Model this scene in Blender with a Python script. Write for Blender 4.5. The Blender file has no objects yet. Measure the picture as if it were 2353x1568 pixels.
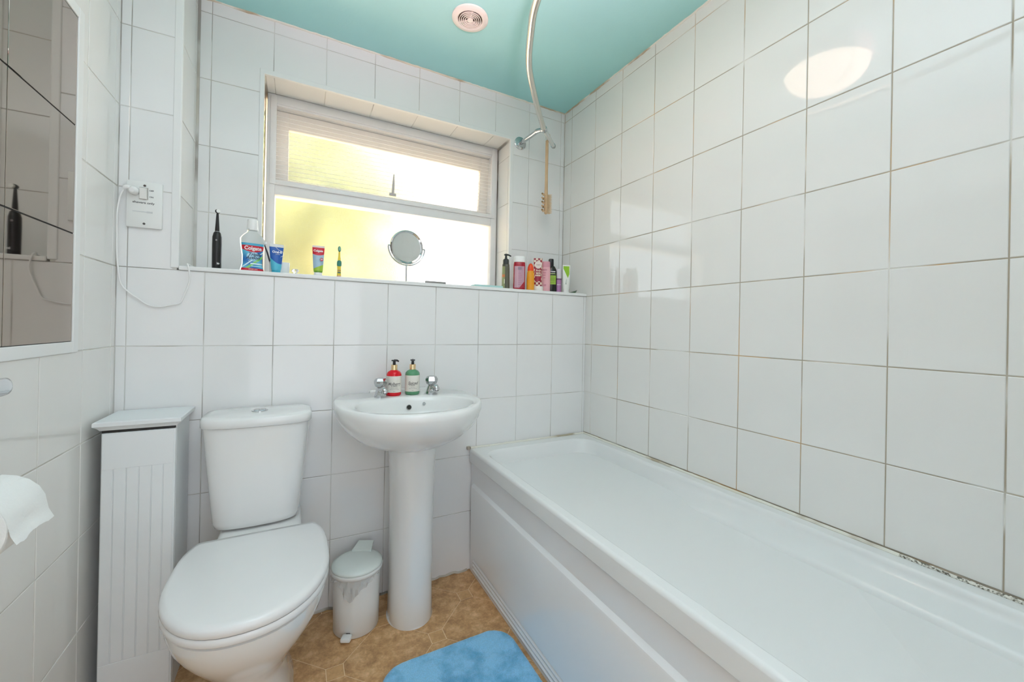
import bpy, bmesh, math, random
from mathutils import Vector, Matrix
random.seed(7)
PI = math.pi
C = bpy.context.scene.collection
S = bpy.context.scene

# ------------------------------------------------------------------ camera
cam_d = bpy.data.cameras.new('camera'); cam = bpy.data.objects.new('camera', cam_d); C.objects.link(cam)
yaw, pit, rol = .4946, .0016, .0189
fw = Vector((math.sin(yaw)*math.cos(pit), math.cos(yaw)*math.cos(pit), math.sin(pit)))
ri = Vector((math.cos(yaw), -math.sin(yaw), 0)); up = ri.cross(fw)
r2 = ri*math.cos(rol)+up*math.sin(rol); u2 = -ri*math.sin(rol)+up*math.cos(rol)
M = Matrix((r2, u2, -fw)).transposed().to_4x4(); M.translation = Vector((-1.3164, -1.6956, 1.0921))
cam.matrix_world = M
cam_d.sensor_width = 36; cam_d.lens = 36*930.06/2353
cam_d.shift_x = -(1190.29-1176.5)/2353; cam_d.shift_y = -(784-750)/2353
cam_d.clip_start = .01
S.camera = cam
# ------------------------------------------------------------------ world, sun, exposure
S.view_settings.view_transform = 'Standard'; S.view_settings.look = 'None'
S.view_settings.exposure = 1.57; S.view_settings.gamma = 1; S.view_settings.use_curve_mapping = False
S.cycles.use_denoising = True
S.cycles.max_bounces = 12; S.cycles.diffuse_bounces = 7; S.cycles.glossy_bounces = 6; S.cycles.transmission_bounces = 8
S.cycles.sample_clamp_indirect = 6
W = bpy.data.worlds.new('sky'); S.world = W; W.use_nodes = True
nt = W.node_tree; bg = nt.nodes['Background']
bg.inputs[0].default_value = (.84, .90, 1.0, 1); bg.inputs[1].default_value = 1.2

def light(name, kind, energy, color, loc, rot=(0, 0, 0), size=.2, sy=None):
    d = bpy.data.lights.new(name, kind); d.energy = energy; d.color = color
    if kind == 'AREA':
        d.size = size
        if sy: d.shape = 'RECTANGLE'; d.size_y = sy
    elif kind == 'SUN': d.angle = size
    o = bpy.data.objects.new(name, d); o.location = loc; o.rotation_euler = rot; C.objects.link(o); return o
sun = light('sun', 'SUN', 15.0, (1, .88, .72), (3, 1, 5), size=.02)
sun.rotation_euler = Vector((-.62, .22, -.75)).to_track_quat('-Z', 'Y').to_euler()
# added fill light behind the camera, shining in through the rear opening
light('rear_fill', 'AREA', 3.6, (.90, .91, 1.0), (-1.25, -2.55, 1.15), (PI/2, 0, 0), .9, 1.9)
# the photographer's flash, bounced off the ceiling above the camera
fl_ = light('bounce_flash', 'SPOT', 84, (1, .60, .69), (-1.10, -1.66, 1.55))
fl_.rotation_euler = Vector((.03, .43, 1)).to_track_quat('-Z', 'Y').to_euler()
fl_.data.spot_size = math.radians(103); fl_.data.spot_blend = .9; fl_.data.shadow_soft_size = .06
LAMP_E = 2.5

# ------------------------------------------------------------------ materials
MATS = {}
def mat(name, col=(.8, .8, .8), rough=.4, metal=0, spec=.5, noise=0, nscale=8, bump=0, bscale=60, trans=0, ior=1.45, emit=None, es=1, coat=0, sheen=0, alpha=1, col2=None):
    if name in MATS: return MATS[name]
    m = bpy.data.materials.new(name); m.use_nodes = True; t = m.node_tree
    p = t.nodes['Principled BSDF']
    p.inputs['Base Color'].default_value = (*col, 1); p.inputs['Roughness'].default_value = rough
    p.inputs['Metallic'].default_value = metal; p.inputs['Specular IOR Level'].default_value = spec
    p.inputs['IOR'].default_value = ior; p.inputs['Transmission Weight'].default_value = trans
    p.inputs['Coat Weight'].default_value = coat; p.inputs['Sheen Weight'].default_value = sheen
    if emit: p.inputs['Emission Color'].default_value = (*emit, 1); p.inputs['Emission Strength'].default_value = es
    tc = t.nodes.new('ShaderNodeTexCoord')
    if noise or col2:
        n = t.nodes.new('ShaderNodeTexNoise'); n.inputs['Scale'].default_value = nscale; n.inputs['Detail'].default_value = 6
        t.links.new(tc.outputs['Object'], n.inputs['Vector'])
        r = t.nodes.new('ShaderNodeValToRGB')
        a = col2 if col2 else tuple(c*(1-noise) for c in col); b = col if col2 else tuple(min(1, c*(1+noise)) for c in col)
        r.color_ramp.elements[0].color = (*a, 1); r.color_ramp.elements[1].color = (*b, 1)
        r.color_ramp.elements[0].position = .32; r.color_ramp.elements[1].position = .68
        t.links.new(n.outputs['Fac'], r.inputs['Fac']); t.links.new(r.outputs['Color'], p.inputs['Base Color'])
    if bump:
        n2 = t.nodes.new('ShaderNodeTexNoise'); n2.inputs['Scale'].default_value = bscale; n2.inputs['Detail'].default_value = 4
        t.links.new(tc.outputs['Object'], n2.inputs['Vector'])
        b = t.nodes.new('ShaderNodeBump'); b.inputs['Strength'].default_value = bump; b.inputs['Distance'].default_value = .01
        t.links.new(n2.outputs['Fac'], b.inputs['Height']); t.links.new(b.outputs['Normal'], p.inputs['Normal'])
    MATS[name] = m; return m

def grout(name, base, dark, rust, amount):
    m = bpy.data.materials.new(name); m.use_nodes = True; t = m.node_tree; p = t.nodes['Principled BSDF']
    p.inputs['Roughness'].default_value = .85
    g = t.nodes.new('ShaderNodeNewGeometry')
    def ns(scale, lo, hi, seed):
        mp = t.nodes.new('ShaderNodeMapping'); mp.inputs['Location'].default_value = (seed, seed*2, seed*3)
        t.links.new(g.outputs['Position'], mp.inputs['Vector'])
        n = t.nodes.new('ShaderNodeTexNoise'); n.inputs['Scale'].default_value = scale; n.inputs['Detail'].default_value = 3
        t.links.new(mp.outputs['Vector'], n.inputs['Vector'])
        r = t.nodes.new('ShaderNodeMapRange'); r.inputs['From Min'].default_value = lo; r.inputs['From Max'].default_value = hi
        t.links.new(n.outputs['Fac'], r.inputs['Value']); return r.outputs['Result']
    def mix(fac, a, b):
        x = t.nodes.new('ShaderNodeMix'); x.data_type = 'RGBA'
        if isinstance(fac, float): x.inputs[0].default_value = fac
        else: t.links.new(fac, x.inputs[0])
        for i, c in ((6, a), (7, b)):
            if isinstance(c, tuple): x.inputs[i].default_value = (*c, 1)
            else: t.links.new(c, x.inputs[i])
        return x.outputs[2]
    c = mix(ns(3.1, .56-amount*.12, .66-amount*.1, 1.3), base, rust)
    c = mix(ns(4.3, .55-amount*.12, .62-amount*.1, 5.1), c, dark)
    t.links.new(c, p.inputs['Base Color']); return m

M_grout_r = grout('grout_bath_side', (.73, .72, .67), (.42, .37, .29), (.60, .40, .21), .98)
M_grout_b = grout('grout_back', (.66, .66, .63), (.42, .40, .37), (.60, .57, .50), .5)
M_grout_l = grout('grout_left', (.68, .67, .62), (.50, .48, .43), (.62, .58, .50), .5)
M_tile = mat('white_glazed_tile', (.81, .815, .81), .045, noise=.012, nscale=3, bump=.012, bscale=6)
M_tile_w = mat('cream_white_glazed_tile', (.805, .80, .775), .045, noise=.012, nscale=3, bump=.012, bscale=6)
M_trim = mat('white_plastic_trim', (.82, .83, .82), .25)
M_upvc = mat('white_painted_frame', (.80, .80, .80), .35, noise=.02, nscale=14)
M_ceil = mat('teal_ceiling_paint', (.38, .73, .72), .5, noise=.03, nscale=2.5, bump=.06, bscale=90)
M_cer = mat('white_ceramic', (.81, .82, .81), .07, coat=.3)
M_acr = mat('white_acrylic', (.80, .815, .81), .16)
M_panel = mat('white_bath_panel', (.85, .86, .87), .12)
M_plas = mat('white_plastic', (.80, .81, .79), .3)
M_seat = mat('white_seat_plastic', (.82, .825, .82), .12)
M_mdf = mat('white_painted_mdf', (.79, .82, .83), .4, noise=.02, nscale=6)
M_chrome = mat('chrome', (.60, .61, .62), .08, metal=1)
M_brush = mat('satin_metal', (.62, .60, .57), .25, metal=1)
M_black = mat('black_plastic', (.012, .012, .013), .3)
M_dark = mat('dark_gap', (.03, .028, .025), .8)
M_sil = grout('sealant', (.80, .79, .71), (.46, .40, .30), (.74, .70, .58), -.05)
M_mould = grout('mouldy_sealant', (.78, .77, .70), (.16, .15, .12), (.42, .40, .34), .35)
for n_ in M_mould.node_tree.nodes:
    if n_.type == 'TEX_NOISE': n_.inputs['Scale'].default_value = 170
M_sil2 = grout('sealant_ceiling', (.78, .78, .70), (.50, .42, .30), (.74, .69, .56), .2)

# ------------------------------------------------------------------ helpers
def mesh(name, bm, m, smooth=False):
    me = bpy.data.meshes.new(name); bm.normal_update(); bm.to_mesh(me); bm.free()
    if m is not None:
        for x in (m if isinstance(m, (list, tuple)) else [m]): me.materials.append(x)
    if smooth:
        me.polygons.foreach_set('use_smooth', [True]*len(me.polygons))
        try: me.set_sharp_from_angle(angle=math.radians(smooth if smooth is not True else 40))
        except Exception: pass
    return me
def obj(name, bm, m, parent=None, smooth=False, loc=None, rot=None):
    o = bpy.data.objects.new(name, mesh(name, bm, m, smooth)); C.objects.link(o)
    if parent: o.parent = parent
    if loc: o.location = loc
    if rot: o.rotation_euler = rot
    return o
def tag(o, label, cat, group=None, kind=None):
    o['label'] = label; o['category'] = cat
    if group: o['group'] = group
    if kind: o['kind'] = kind
    return o
def thing(name, label, cat, loc=(0, 0, 0), rz=0, group=None):
    o = bpy.data.objects.new(name, None); o.empty_display_size = .02; C.objects.link(o)
    o.location = loc; o.rotation_euler = (0, 0, rz); return tag(o, label, cat, group)
def struct(o, label=None, cat=None):
    o['kind'] = 'structure'
    if label: o['label'] = label; o['category'] = cat
    return o
def box(x0, x1, y0, y1, z0, z1, bev=0, seg=2, bm=None):
    b = bm or bmesh.new(); r = bmesh.ops.create_cube(b, size=1)
    bmesh.ops.scale(b, vec=(x1-x0, y1-y0, z1-z0), verts=r['verts'])
    bmesh.ops.translate(b, vec=((x0+x1)/2, (y0+y1)/2, (z0+z1)/2), verts=r['verts'])
    if bev:
        es = list({e for v in r['verts'] for e in v.link_edges})
        bmesh.ops.bevel(b, geom=es, offset=bev, segments=seg, affect='EDGES', profile=.5)
    return b
def loft(rings, cap0=True, cap1=True, bm=None, closed=True):
    b = bm or bmesh.new(); vs = [[b.verts.new(p) for p in r] for r in rings]
    n = len(rings[0])
    for a, c in zip(vs, vs[1:]):
        for i in range(n if closed else n-1):
            j = (i+1) % n; b.faces.new((a[i], a[j], c[j], c[i]))
    if closed and cap0: b.faces.new(list(reversed(vs[0])))
    if closed and cap1: b.faces.new(vs[-1])
    bmesh.ops.recalc_face_normals(b, faces=b.faces[:]) if closed and cap0 and cap1 else None
    return b
def ring(cx, cy, z, a, b, n=32, e=2.0, rot=0):
    out = []
    for i in range(n):
        t = 2*PI*i/n; c, s = math.cos(t), math.sin(t)
        x = a*math.copysign(abs(c)**(2/e), c); y = b*math.copysign(abs(s)**(2/e), s)
        if rot: x, y = x*math.cos(rot)-y*math.sin(rot), x*math.sin(rot)+y*math.cos(rot)
        out.append((cx+x, cy+y, z))
    return out
def lathe(prof, n=28, cx=0, cy=0, bm=None, e=2.0, yr=1.0):
    return loft([ring(cx, cy, z, r, r*yr, n, e) for r, z in prof], bm=bm)
def tube(path, r, n=10, bm=None, cap=True):
    b = bm or bmesh.new(); P = [Vector(p) for p in path]; rings = []; prev = None
    for i, p in enumerate(P):
        t = (P[min(i+1, len(P)-1)]-P[max(i-1, 0)]).normalized()
        if prev is None:
            a = Vector((0, 0, 1)) if abs(t.z) < .9 else Vector((1, 0, 0)); u = t.cross(a).normalized()
        else: u = (prev-t*prev.dot(t)).normalized()
        prev = u; v = t.cross(u); rr = r[i] if isinstance(r, (list, tuple)) else r
        rings.append([p+(u*math.cos(2*PI*k/n)+v*math.sin(2*PI*k/n))*rr for k in range(n)])
    return loft(rings, cap, cap, bm=b)
def spline(pts, k=8):
    P = [Vector(p) for p in pts]; out = []
    for i in range(len(P)-1):
        p0 = P[max(i-1, 0)]; p1 = P[i]; p2 = P[i+1]; p3 = P[min(i+2, len(P)-1)]
        for j in range(k):
            t = j/k
            out.append(.5*((2*p1)+(p2-p0)*t+(2*p0-5*p1+4*p2-p3)*t*t+(3*p1-p0-3*p2+p3)*t**3))
    out.append(P[-1]); return out
def slab(poly, z0, z1, bev=0, seg=2, bm=None):
    b = bm or bmesh.new(); n = len(poly)
    lo = [b.verts.new((x, y, z0)) for x, y in poly]; hi = [b.verts.new((x, y, z1)) for x, y in poly]
    b.faces.new(list(reversed(lo))); top = b.faces.new(hi)
    for i in range(n): b.faces.new((lo[i], lo[(i+1) % n], hi[(i+1) % n], hi[i]))
    if bev: bmesh.ops.bevel(b, geom=list(top.edges), offset=bev, segments=seg, affect='EDGES')
    return b
def text(name, s, size, m, parent, loc, rot=(PI/2, 0, 0), wrap=None, bold=0, sx=1, shear=0, yr=1.0):
    """flat lettering; wrap=(radius) bends it round a vertical cylinder facing -Y"""
    cu = bpy.data.curves.new('t', 'FONT'); cu.body = s; cu.size = size; cu.align_x = 'CENTER'; cu.align_y = 'CENTER'
    cu.offset = bold; cu.shear = shear; cu.resolution_u = 3; cu.extrude = 0
    to = bpy.data.objects.new('t', cu); me = bpy.data.meshes.new_from_object(to)
    bpy.data.objects.remove(to); bpy.data.curves.remove(cu)
    for v in me.vertices:
        v.co.x *= sx
        if wrap:
            a = v.co.x/wrap; v.co = Vector((wrap*math.sin(a), -wrap*math.cos(a)*yr, v.co.y))
    me.materials.clear(); me.materials.append(m)
    o = bpy.data.objects.new(name, me); C.objects.link(o); o.parent = parent; o.location = loc
    if not wrap: o.rotation_euler = rot
    return o

# ------------------------------------------------------------------ tiled walls
ROW = [-.238, .0125, .263, .513, .761, 1.008, 1.257, 1.506, 1.758, 2.012, 2.264]
CEIL = 2.316
tile_cache = {}
def tile_mesh(poly, m, ch=.0014, th=.006):
    key = (tuple((round(x, 4), round(y, 4)) for x, y in poly), m.name)
    if key not in tile_cache:
        b = bmesh.new(); n = len(poly)
        # inset polygon for the chamfer
        ins = []
        for i in range(n):
            p0 = Vector(poly[i-1]); p1 = Vector(poly[i]); p2 = Vector(poly[(i+1) % n])
            e1 = (p1-p0).normalized(); e2 = (p2-p1).normalized()
            n1 = Vector((-e1.y, e1.x)); n2 = Vector((-e2.y, e2.x)); q = n1+n2
            ins.append(p1+q/(1+n1.dot(n2))*ch)
        lo = [b.verts.new((x, y, 0)) for x, y in poly]; md = [b.verts.new((x, y, th-ch*.7)) for x, y in poly]
        hi = [b.verts.new((p.x, p.y, th)) for p in ins]
        for i in range(n):
            j = (i+1) % n; b.faces.new((lo[i], lo[j], md[j], md[i])); b.faces.new((md[i], md[j], hi[j], hi[i]))
        b.faces.new(hi)
        tile_cache[key] = mesh('tile', b, m)
    return tile_cache[key]
def put_tile(parent, O, U, V, poly, m, tilt=.0016, name='tile'):
    cx = sum(p[0] for p in poly)/len(poly); cy = sum(p[1] for p in poly)/len(poly)
    me = tile_mesh([(x-cx, y-cy) for x, y in poly], m)
    o = bpy.data.objects.new(name, me); C.objects.link(o); o.parent = parent
    N = U.cross(V)
    R = Matrix((U, V, N)).transposed() @ Matrix.Rotation(random.gauss(0, tilt), 3, 'X') @ Matrix.Rotation(random.gauss(0, tilt), 3, 'Y')
    mm = R.to_4x4(); mm.translation = O+U*cx+V*cy+N*random.uniform(0, .0004); o.matrix_world = mm
    return o
def tiles(parent, O, U, V, us, vs, m, gap=.0022, hole=None, tilt=.0016):
    """grid of tiles on plane through O with axes U, V; us/vs joint positions; hole=(u0,u1,v0,v1)"""
    O, U, V = Vector(O), Vector(U), Vector(V)
    h = gap/2
    for a, b in zip(us, us[1:]):
        for c, d in zip(vs, vs[1:]):
            u0, u1, v0, v1 = a+h, b-h, c+h, d-h
            if u1-u0 < .003 or v1-v0 < .003: continue
            poly = [(u0, v0), (u1, v0), (u1, v1), (u0, v1)]
            if hole:
                hu0, hu1, hv0, hv1 = hole
                ou = min(u1, hu1)-max(u0, hu0); ov = min(v1, hv1)-max(v0, hv0)
                if ou > 0 and ov > 0:
                    fu = u0 >= hu0 and u1 <= hu1; fv = v0 >= hv0 and v1 <= hv1
                    if fu and fv: continue
                    L = u0 < hu0; Rr = u1 > hu1; T = v1 > hv1
                    if fv and L: poly = [(u0, v0), (hu0, v0), (hu0, v1), (u0, v1)]
                    elif fv and Rr: poly = [(hu1, v0), (u1, v0), (u1, v1), (hu1, v1)]
                    elif fu and T: poly = [(u0, hv1), (u1, hv1), (u1, v1), (u0, v1)]
                    elif L and T: poly = [(u0, v0), (hu0, v0), (hu0, hv1), (u1, hv1), (u1, v1), (u0, v1)]
                    elif Rr and T: poly = [(hu1, v0), (u1, v0), (u1, v1), (u0, v1), (u0, hv1), (hu1, hv1)]
                    else: continue
            put_tile(parent, O, U, V, poly, m, tilt)

YR = .2256          # recessed upper wall plane
XL = -1.82          # left wall plane
LEDGE = 1.272
th = .006; GR = .0014
# back wall, lower half (front face of tiles at Y=0)
o = struct(obj('wall_back', box(XL-.1, .1, GR, YR+.25, -.05, 1.257), M_grout_b), 'white tiled wall below the window ledge', 'wall')
wb = o
xs = [XL, -1.795, -1.6, -1.4, -1.201, -1.003, -.804, -.605, -.405, -.207, -.014, 0]
tiles(o, (0, th, 0), (1, 0, 0), (0, 0, 1), xs, [0]+ROW[2:7], M_tile)
# boxed-in column left of the window, flush with the lower wall
CX = -1.683
b = bmesh.new(); box(XL-.1, -1.6735, GR, YR+.01, 1.2575, CEIL, bm=b)
col = struct(obj('wall_column', b, M_grout_b), 'boxed-in tiled column left of the window ledge', 'wall')
tiles(col, (0, th, 0), (1, 0, 0), (0, 0, 1), [XL, -1.795, CX-.001], [ROW[6], ROW[7], ROW[8], ROW[9], ROW[10], CEIL], M_tile)
tiles(col, (-1.672-th, 0, 0), (0, 1, 0), (0, 0, 1), [.012, .205, YR-.008], [LEDGE, ROW[7], ROW[8], ROW[9], ROW[10], CEIL], M_tile_w)
# upper recessed wall with the window opening
WX0, WX1, WZ1 = -1.465, -.340, 2.096
b = bmesh.new()
box(-1.75, WX0-GR, YR+GR, YR+.35, 1.25, CEIL, bm=b); box(WX1+GR, .1, YR+GR, YR+.35, 1.25, CEIL, bm=b)
box(WX0-GR, WX1+GR, YR+GR, YR+.35, WZ1+GR, CEIL, bm=b); box(WX0, WX1, YR+.03, YR+.35, 1.0, 1.272, bm=b)
wu = struct(obj('wall_window', b, M_grout_b), 'recessed tiled wall around the window', 'wall')
ux = [-1.666, -1.63, -1.427, -1.234, -1.036, -.835, -.634, -.435, -.232, -.024, 0]
tiles(wu, (0, YR+th, 0), (1, 0, 0), (0, 0, 1), ux, [LEDGE]+ROW[7:]+[CEIL], M_tile, hole=(WX0-.006, WX1+.006, 0, WZ1+.006))
# reveal tiles
tiles(wu, (0, 0, WZ1+th), (1, 0, 0), (0, -1, 0), [WX0+.008, -1.427, -1.234, -1.036, -.835, -.634, -.435, WX1-.008], [-.384, -YR-.012], M_tile_w)
tiles(wu, (WX1+th, 0, 0), (0, -1, 0), (0, 0, 1), [-.384, -.262, -YR-.012], [LEDGE]+ROW[7:10]+[WZ1-.008], M_tile_w)
tiles(wu, (WX0-th, 0, 0), (0, 1, 0), (0, 0, 1), [YR+.012, .384], [LEDGE]+ROW[7:10]+[WZ1-.008], M_tile_w)
# right wall (bath side)
wr = struct(obj('wall_right', box(GR, .15, -2.2, YR+.35, -.05, CEIL), M_grout_r), 'white tiled wall along the bath with stained grout', 'wall')
ys = [-2.1, -2.032, -1.834, -1.634, -1.434, -1.236, -1.038, -.840, -.642, -.444, -.246, -.050, .155, YR]
tiles(wr, (th, 0, 0), (0, 1, 0), (0, 0, 1), ys, [.52]+ROW[4:]+[CEIL], M_tile_w, gap=.0032) if False else None
yr_ = [-y for y in reversed(ys)]
tiles(wr, (th, 0, 0), (0, -1, 0), (0, 0, 1), yr_, [.551]+ROW[4:]+[CEIL], M_tile_w, gap=.0028)
# left wall with mirror recess
wl = struct(obj('wall_left', box(XL-.15, XL-GR, -2.2, YR+.35, -.05, CEIL), M_grout_l), 'white tiled wall with the inset mirror', 'wall')
yl = [-2.1, -2.01, -1.81, -1.61, -1.41, -1.21, -1.01, -.81, -.61, -.41, -.21, -.03, 0]
MY1, MY0, MZ0, MZ1 = -.272, -1.085, 1.034, 1.848      # mirror area
tiles(wl, (XL-th, 0, 0), (0, 1, 0), (0, 0, 1), yl, [0]+ROW[2:]+[CEIL], M_tile_w, gap=.0026, tilt=.002,
      hole=None) if False else None
def left_tiles():
    h = .0013; O = Vector((XL-th, 0, 0)); U = Vector((0, 1, 0)); V = Vector((0, 0, 1))
    zs = [0]+ROW[2:]+[CEIL]; fr = .028
    hx0, hx1, hz0, hz1 = MY0-fr, MY1+fr, MZ0-fr, MZ1+fr
    for a, b in zip(yl, yl[1:]):
        for c, d in zip(zs, zs[1:]):
            rects = [(a+h, b-h, c+h, d-h)]; out = []
            u0, u1, v0, v1 = rects[0]
            if u1 <= hx0 or u0 >= hx1 or v1 <= hz0 or v0 >= hz1: out = [[(u0, v0), (u1, v0), (u1, v1), (u0, v1)]]
            else:
                # subtract the mirror rectangle: keep what lies outside it
                if v0 < hz0 and u0 < hx1 < u1: out = [[(u0, v0), (u1, v0), (u1, v1), (hx1, v1), (hx1, hz0), (u0, hz0)]]
                elif v1 > hz1 and u0 < hx1 < u1: out = [[(u0, hz1), (hx1, hz1), (hx1, v0), (u1, v0), (u1, v1), (u0, v1)]]
                elif v0 < hz0: out = [[(u0, v0), (u1, v0), (u1, hz0), (u0, hz0)]]
                elif v1 > hz1: out = [[(u0, hz1), (u1, hz1), (u1, v1), (u0, v1)]]
                elif u1 > hx1: out = [[(hx1, v0), (u1, v0), (u1, v1), (hx1, v1)]]
                elif u0 < hx0: out = [[(u0, v0), (hx0, v0), (hx0, v1), (u0, v1)]]
            for p in out:
                w = max(q[0] for q in p)-min(q[0] for q in p); g = max(q[1] for q in p)-min(q[1] for q in p)
                if w > .004 and g > .004: put_tile(wl, O, U, V, p, M_tile_w, .002)
left_tiles()
# rear wall out of view; its doorway is added to let the fill in
b = bmesh.new()
M_paint = mat('white_wall_paint', (.78, .78, .76), .6, noise=.01)
box(XL-.1, -1.68, -2.15, -2.05, 0, CEIL, bm=b); box(-.86, .1, -2.15, -2.05, 0, CEIL, bm=b); box(-1.68, -.86, -2.15, -2.05, 2.0, CEIL, bm=b)
struct(obj('wall_rear', b, M_paint), 'plain wall behind the camera, with a doorway added for the fill light', 'wall')
b = bmesh.new()
box(-2.2, -2.1, -3.4, -2.15, 0, CEIL+.05, bm=b); box(-.4, -.3, -3.4, -2.15, 0, CEIL+.05, bm=b); box(-2.2, -.3, -3.5, -3.4, 0, CEIL+.05, bm=b); box(-2.2, -1.9, -2.15, -2.1, 0, CEIL+.05, bm=b)
box(-2.2, -.3, -3.5, -2.15, CEIL, CEIL+.05, bm=b)  # enclosure added out of view, keeps sun and sky light out of the doorway
struct(obj('wall_light_block', b, M_paint), 'unseen walls added beyond the doorway to keep outside light out', 'wall')
ce = struct(obj('ceiling', box(XL-.1, .1, -2.15, YR+.35, CEIL, CEIL+.05), M_ceil), 'teal painted ceiling', 'ceiling')

# ------------------------------------------------------------------ floor: octagon and dot vinyl
fl = struct(obj('floor', box(XL-.4, .1, -3.5, YR+.1, -.06, -.0005), mat('floor_joint', (.86, .68, .44), .7)), 'brown octagon patterned floor', 'floor')
def floor_mat(name, c1, c2, c3, rough=.42):
    m = bpy.data.materials.new(name); m.use_nodes = True; t = m.node_tree; p = t.nodes['Principled BSDF']
    p.inputs['Roughness'].default_value = rough
    g = t.nodes.new('ShaderNodeNewGeometry')
    n = t.nodes.new('ShaderNodeTexNoise'); n.inputs['Scale'].default_value = 20; n.inputs['Detail'].default_value = 9; n.inputs['Roughness'].default_value = .72; n.inputs['Distortion'].default_value = .15
    t.links.new(g.outputs['Position'], n.inputs['Vector'])
    r = t.nodes.new('ShaderNodeValToRGB'); e = r.color_ramp.elements
    e[0].position = .30; e[0].color = (*c1, 1); e[1].position = .72; e[1].color = (*c3, 1); k = e.new(.5); k.color = (*c2, 1)
    t.links.new(n.outputs['Fac'], r.inputs['Fac'])
    n2 = t.nodes.new('ShaderNodeTexNoise'); n2.inputs['Scale'].default_value = 140; n2.inputs['Detail'].default_value = 3
    t.links.new(g.outputs['Position'], n2.inputs['Vector'])
    mr = t.nodes.new('ShaderNodeMapRange'); mr.inputs['To Min'].default_value = .8; mr.inputs['To Max'].default_value = 1.2
    t.links.new(n2.outputs['Fac'], mr.inputs['Value'])
    mx = t.nodes.new('ShaderNodeMix'); mx.data_type = 'RGBA'; mx.blend_type = 'MULTIPLY'; mx.inputs[0].default_value = 1
    t.links.new(r.outputs['Color'], mx.inputs[6]); t.links.new(mr.outputs['Result'], mx.inputs[7])
    t.links.new(mx.outputs[2], p.inputs['Base Color'])
    b = t.nodes.new('ShaderNodeBump'); b.inputs['Strength'].default_value = .12; b.inputs['Distance'].default_value = .002
    t.links.new(n2.outputs['Fac'], b.inputs['Height']); t.links.new(b.outputs['Normal'], p.inputs['Normal']); return m
M_oct = floor_mat('brown_stone_vinyl', (.33, .175, .07), (.58, .335, .15), (.84, .57, .31))
M_dot = floor_mat('tan_stone_vinyl', (.50, .285, .12), (.62, .37, .165), (.72, .46, .23))
p2 = .164; hs = .0255; g = .0011
def flat(poly, m, name):
    bb = bmesh.new(); bb.faces.new([bb.verts.new((x, y, 0)) for x, y in poly]); f = bb.faces[:]
    r = bmesh.ops.extrude_face_region(bb, geom=f)
    bmesh.ops.translate(bb, vec=(0, 0, -.0008), verts=[v for v in r['geom'] if isinstance(v, bmesh.types.BMVert)])
    bmesh.ops.recalc_face_normals(bb, faces=bb.faces[:])
    return mesh(name, bb, m)
a_ = hs-g
dot_me = flat([(-a_, -a_), (a_, -a_), (a_, a_), (-a_, a_)], M_dot, 'floor_inset')
q = hs*1.0
# octagon whose corners are the corners of its four neighbouring dots (dots at +-p2 on the axes)
oc = [(p2-q, -q), (p2-q, q), (q, p2-q), (-q, p2-q), (-(p2-q), q), (-(p2-q), -q), (-q, -(p2-q)), (q, -(p2-q))]
oc = [(x*(1-g*1.0/.13), y*(1-g*1.0/.13)) for x, y in oc]
oct_me = flat(oc, M_oct, 'floor_tile')
ox, oy = -.872, -.318
for i in range(-7, 8):
    for j in range(-12, 5):
        X = ox+i*p2; Y = oy+j*p2
        if not (-1.93 < X < -.45 and -1.6 < Y < .1): continue
        me = dot_me if (i+j) % 2 == 0 else oct_me
        t = bpy.data.objects.new(me.name, me); C.objects.link(t); t.parent = fl; t.location = (X, Y, 0)

# ------------------------------------------------------------------ trims
def trim(n, bm, m, label, smooth=False):
    return struct(obj('trim_%d' % n, bm, m, smooth=smooth), label, 'trim')
b = box(-1.690, -1.668, -.003, .012, 1.264, CEIL, .003)
trim(1, b, M_trim, 'white plastic edge strip on the tiled column corner')
b = bmesh.new()
w = .016
box(WX0-.008, WX0+w-.008, YR-.004, YR+.012, LEDGE, WZ1+.008, .002, bm=b)
box(WX1-w+.008, WX1+.012, YR-.004, YR+.012, LEDGE, WZ1+.008, .002, bm=b)
box(WX0-.008, WX1+.012, YR-.0045, YR+.0115, WZ1-w+.008, WZ1+.012, .002, bm=b)
trim(2, b, M_trim, 'white plastic edge strip around the window opening')
b = bmesh.new(); fr = .028
box(XL-.004, XL+.004, MY1, MY1+fr, MZ0-fr, MZ1+fr, .002, bm=b); box(XL-.004, XL+.004, MY0-fr, MY0, MZ0-fr, MZ1+fr, .002, bm=b)
box(XL-.004, XL+.0035, MY0, MY1, MZ0-fr, MZ0, .002, bm=b); box(XL-.004, XL+.0035, MY0, MY1, MZ1, MZ1+fr, .002, bm=b)
trim(3, b, M_trim, 'white plastic frame strip around the inset mirror')
trim(4, box(XL, XL+.018, -2.05, -.01, 0, .028, .004), M_trim, 'low white skirting strip along the left wall')
def bead(pts, r, jit=.0015):
    P = []
    for a, b_ in zip(pts, pts[1:]):
        a, b_ = Vector(a), Vector(b_); n = max(2, int((b_-a).length/.02))
        P += [a.lerp(b_, i/n)+Vector((random.uniform(-jit, jit), random.uniform(-jit, jit), random.uniform(-jit, jit))) for i in range(n)]
    P.append(Vector(pts[-1])); return tube(P, r, 8)
trim(5, bead([(-1.66, YR, CEIL), (0, YR, CEIL), (0, -2.04, CEIL)], .006, .002), M_sil2, 'rough sealant line where tiles meet the ceiling', True)
trim(6, bead([(-1.55, -.001, .002), (-.64, -.001, .002)], .006, .0035), grout('dirty_sealant', (.62, .60, .54), (.10, .09, .07), (.38, .32, .24), .7), 'dirty grout line between back wall and floor', True)
# ledge board
b = box(-1.668, -.001, -.006, YR+.001, 1.2575, LEDGE, .003)
struct(obj('trim_7', b, M_trim), 'white window ledge board running the width of the wall', 'ledge')
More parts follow.
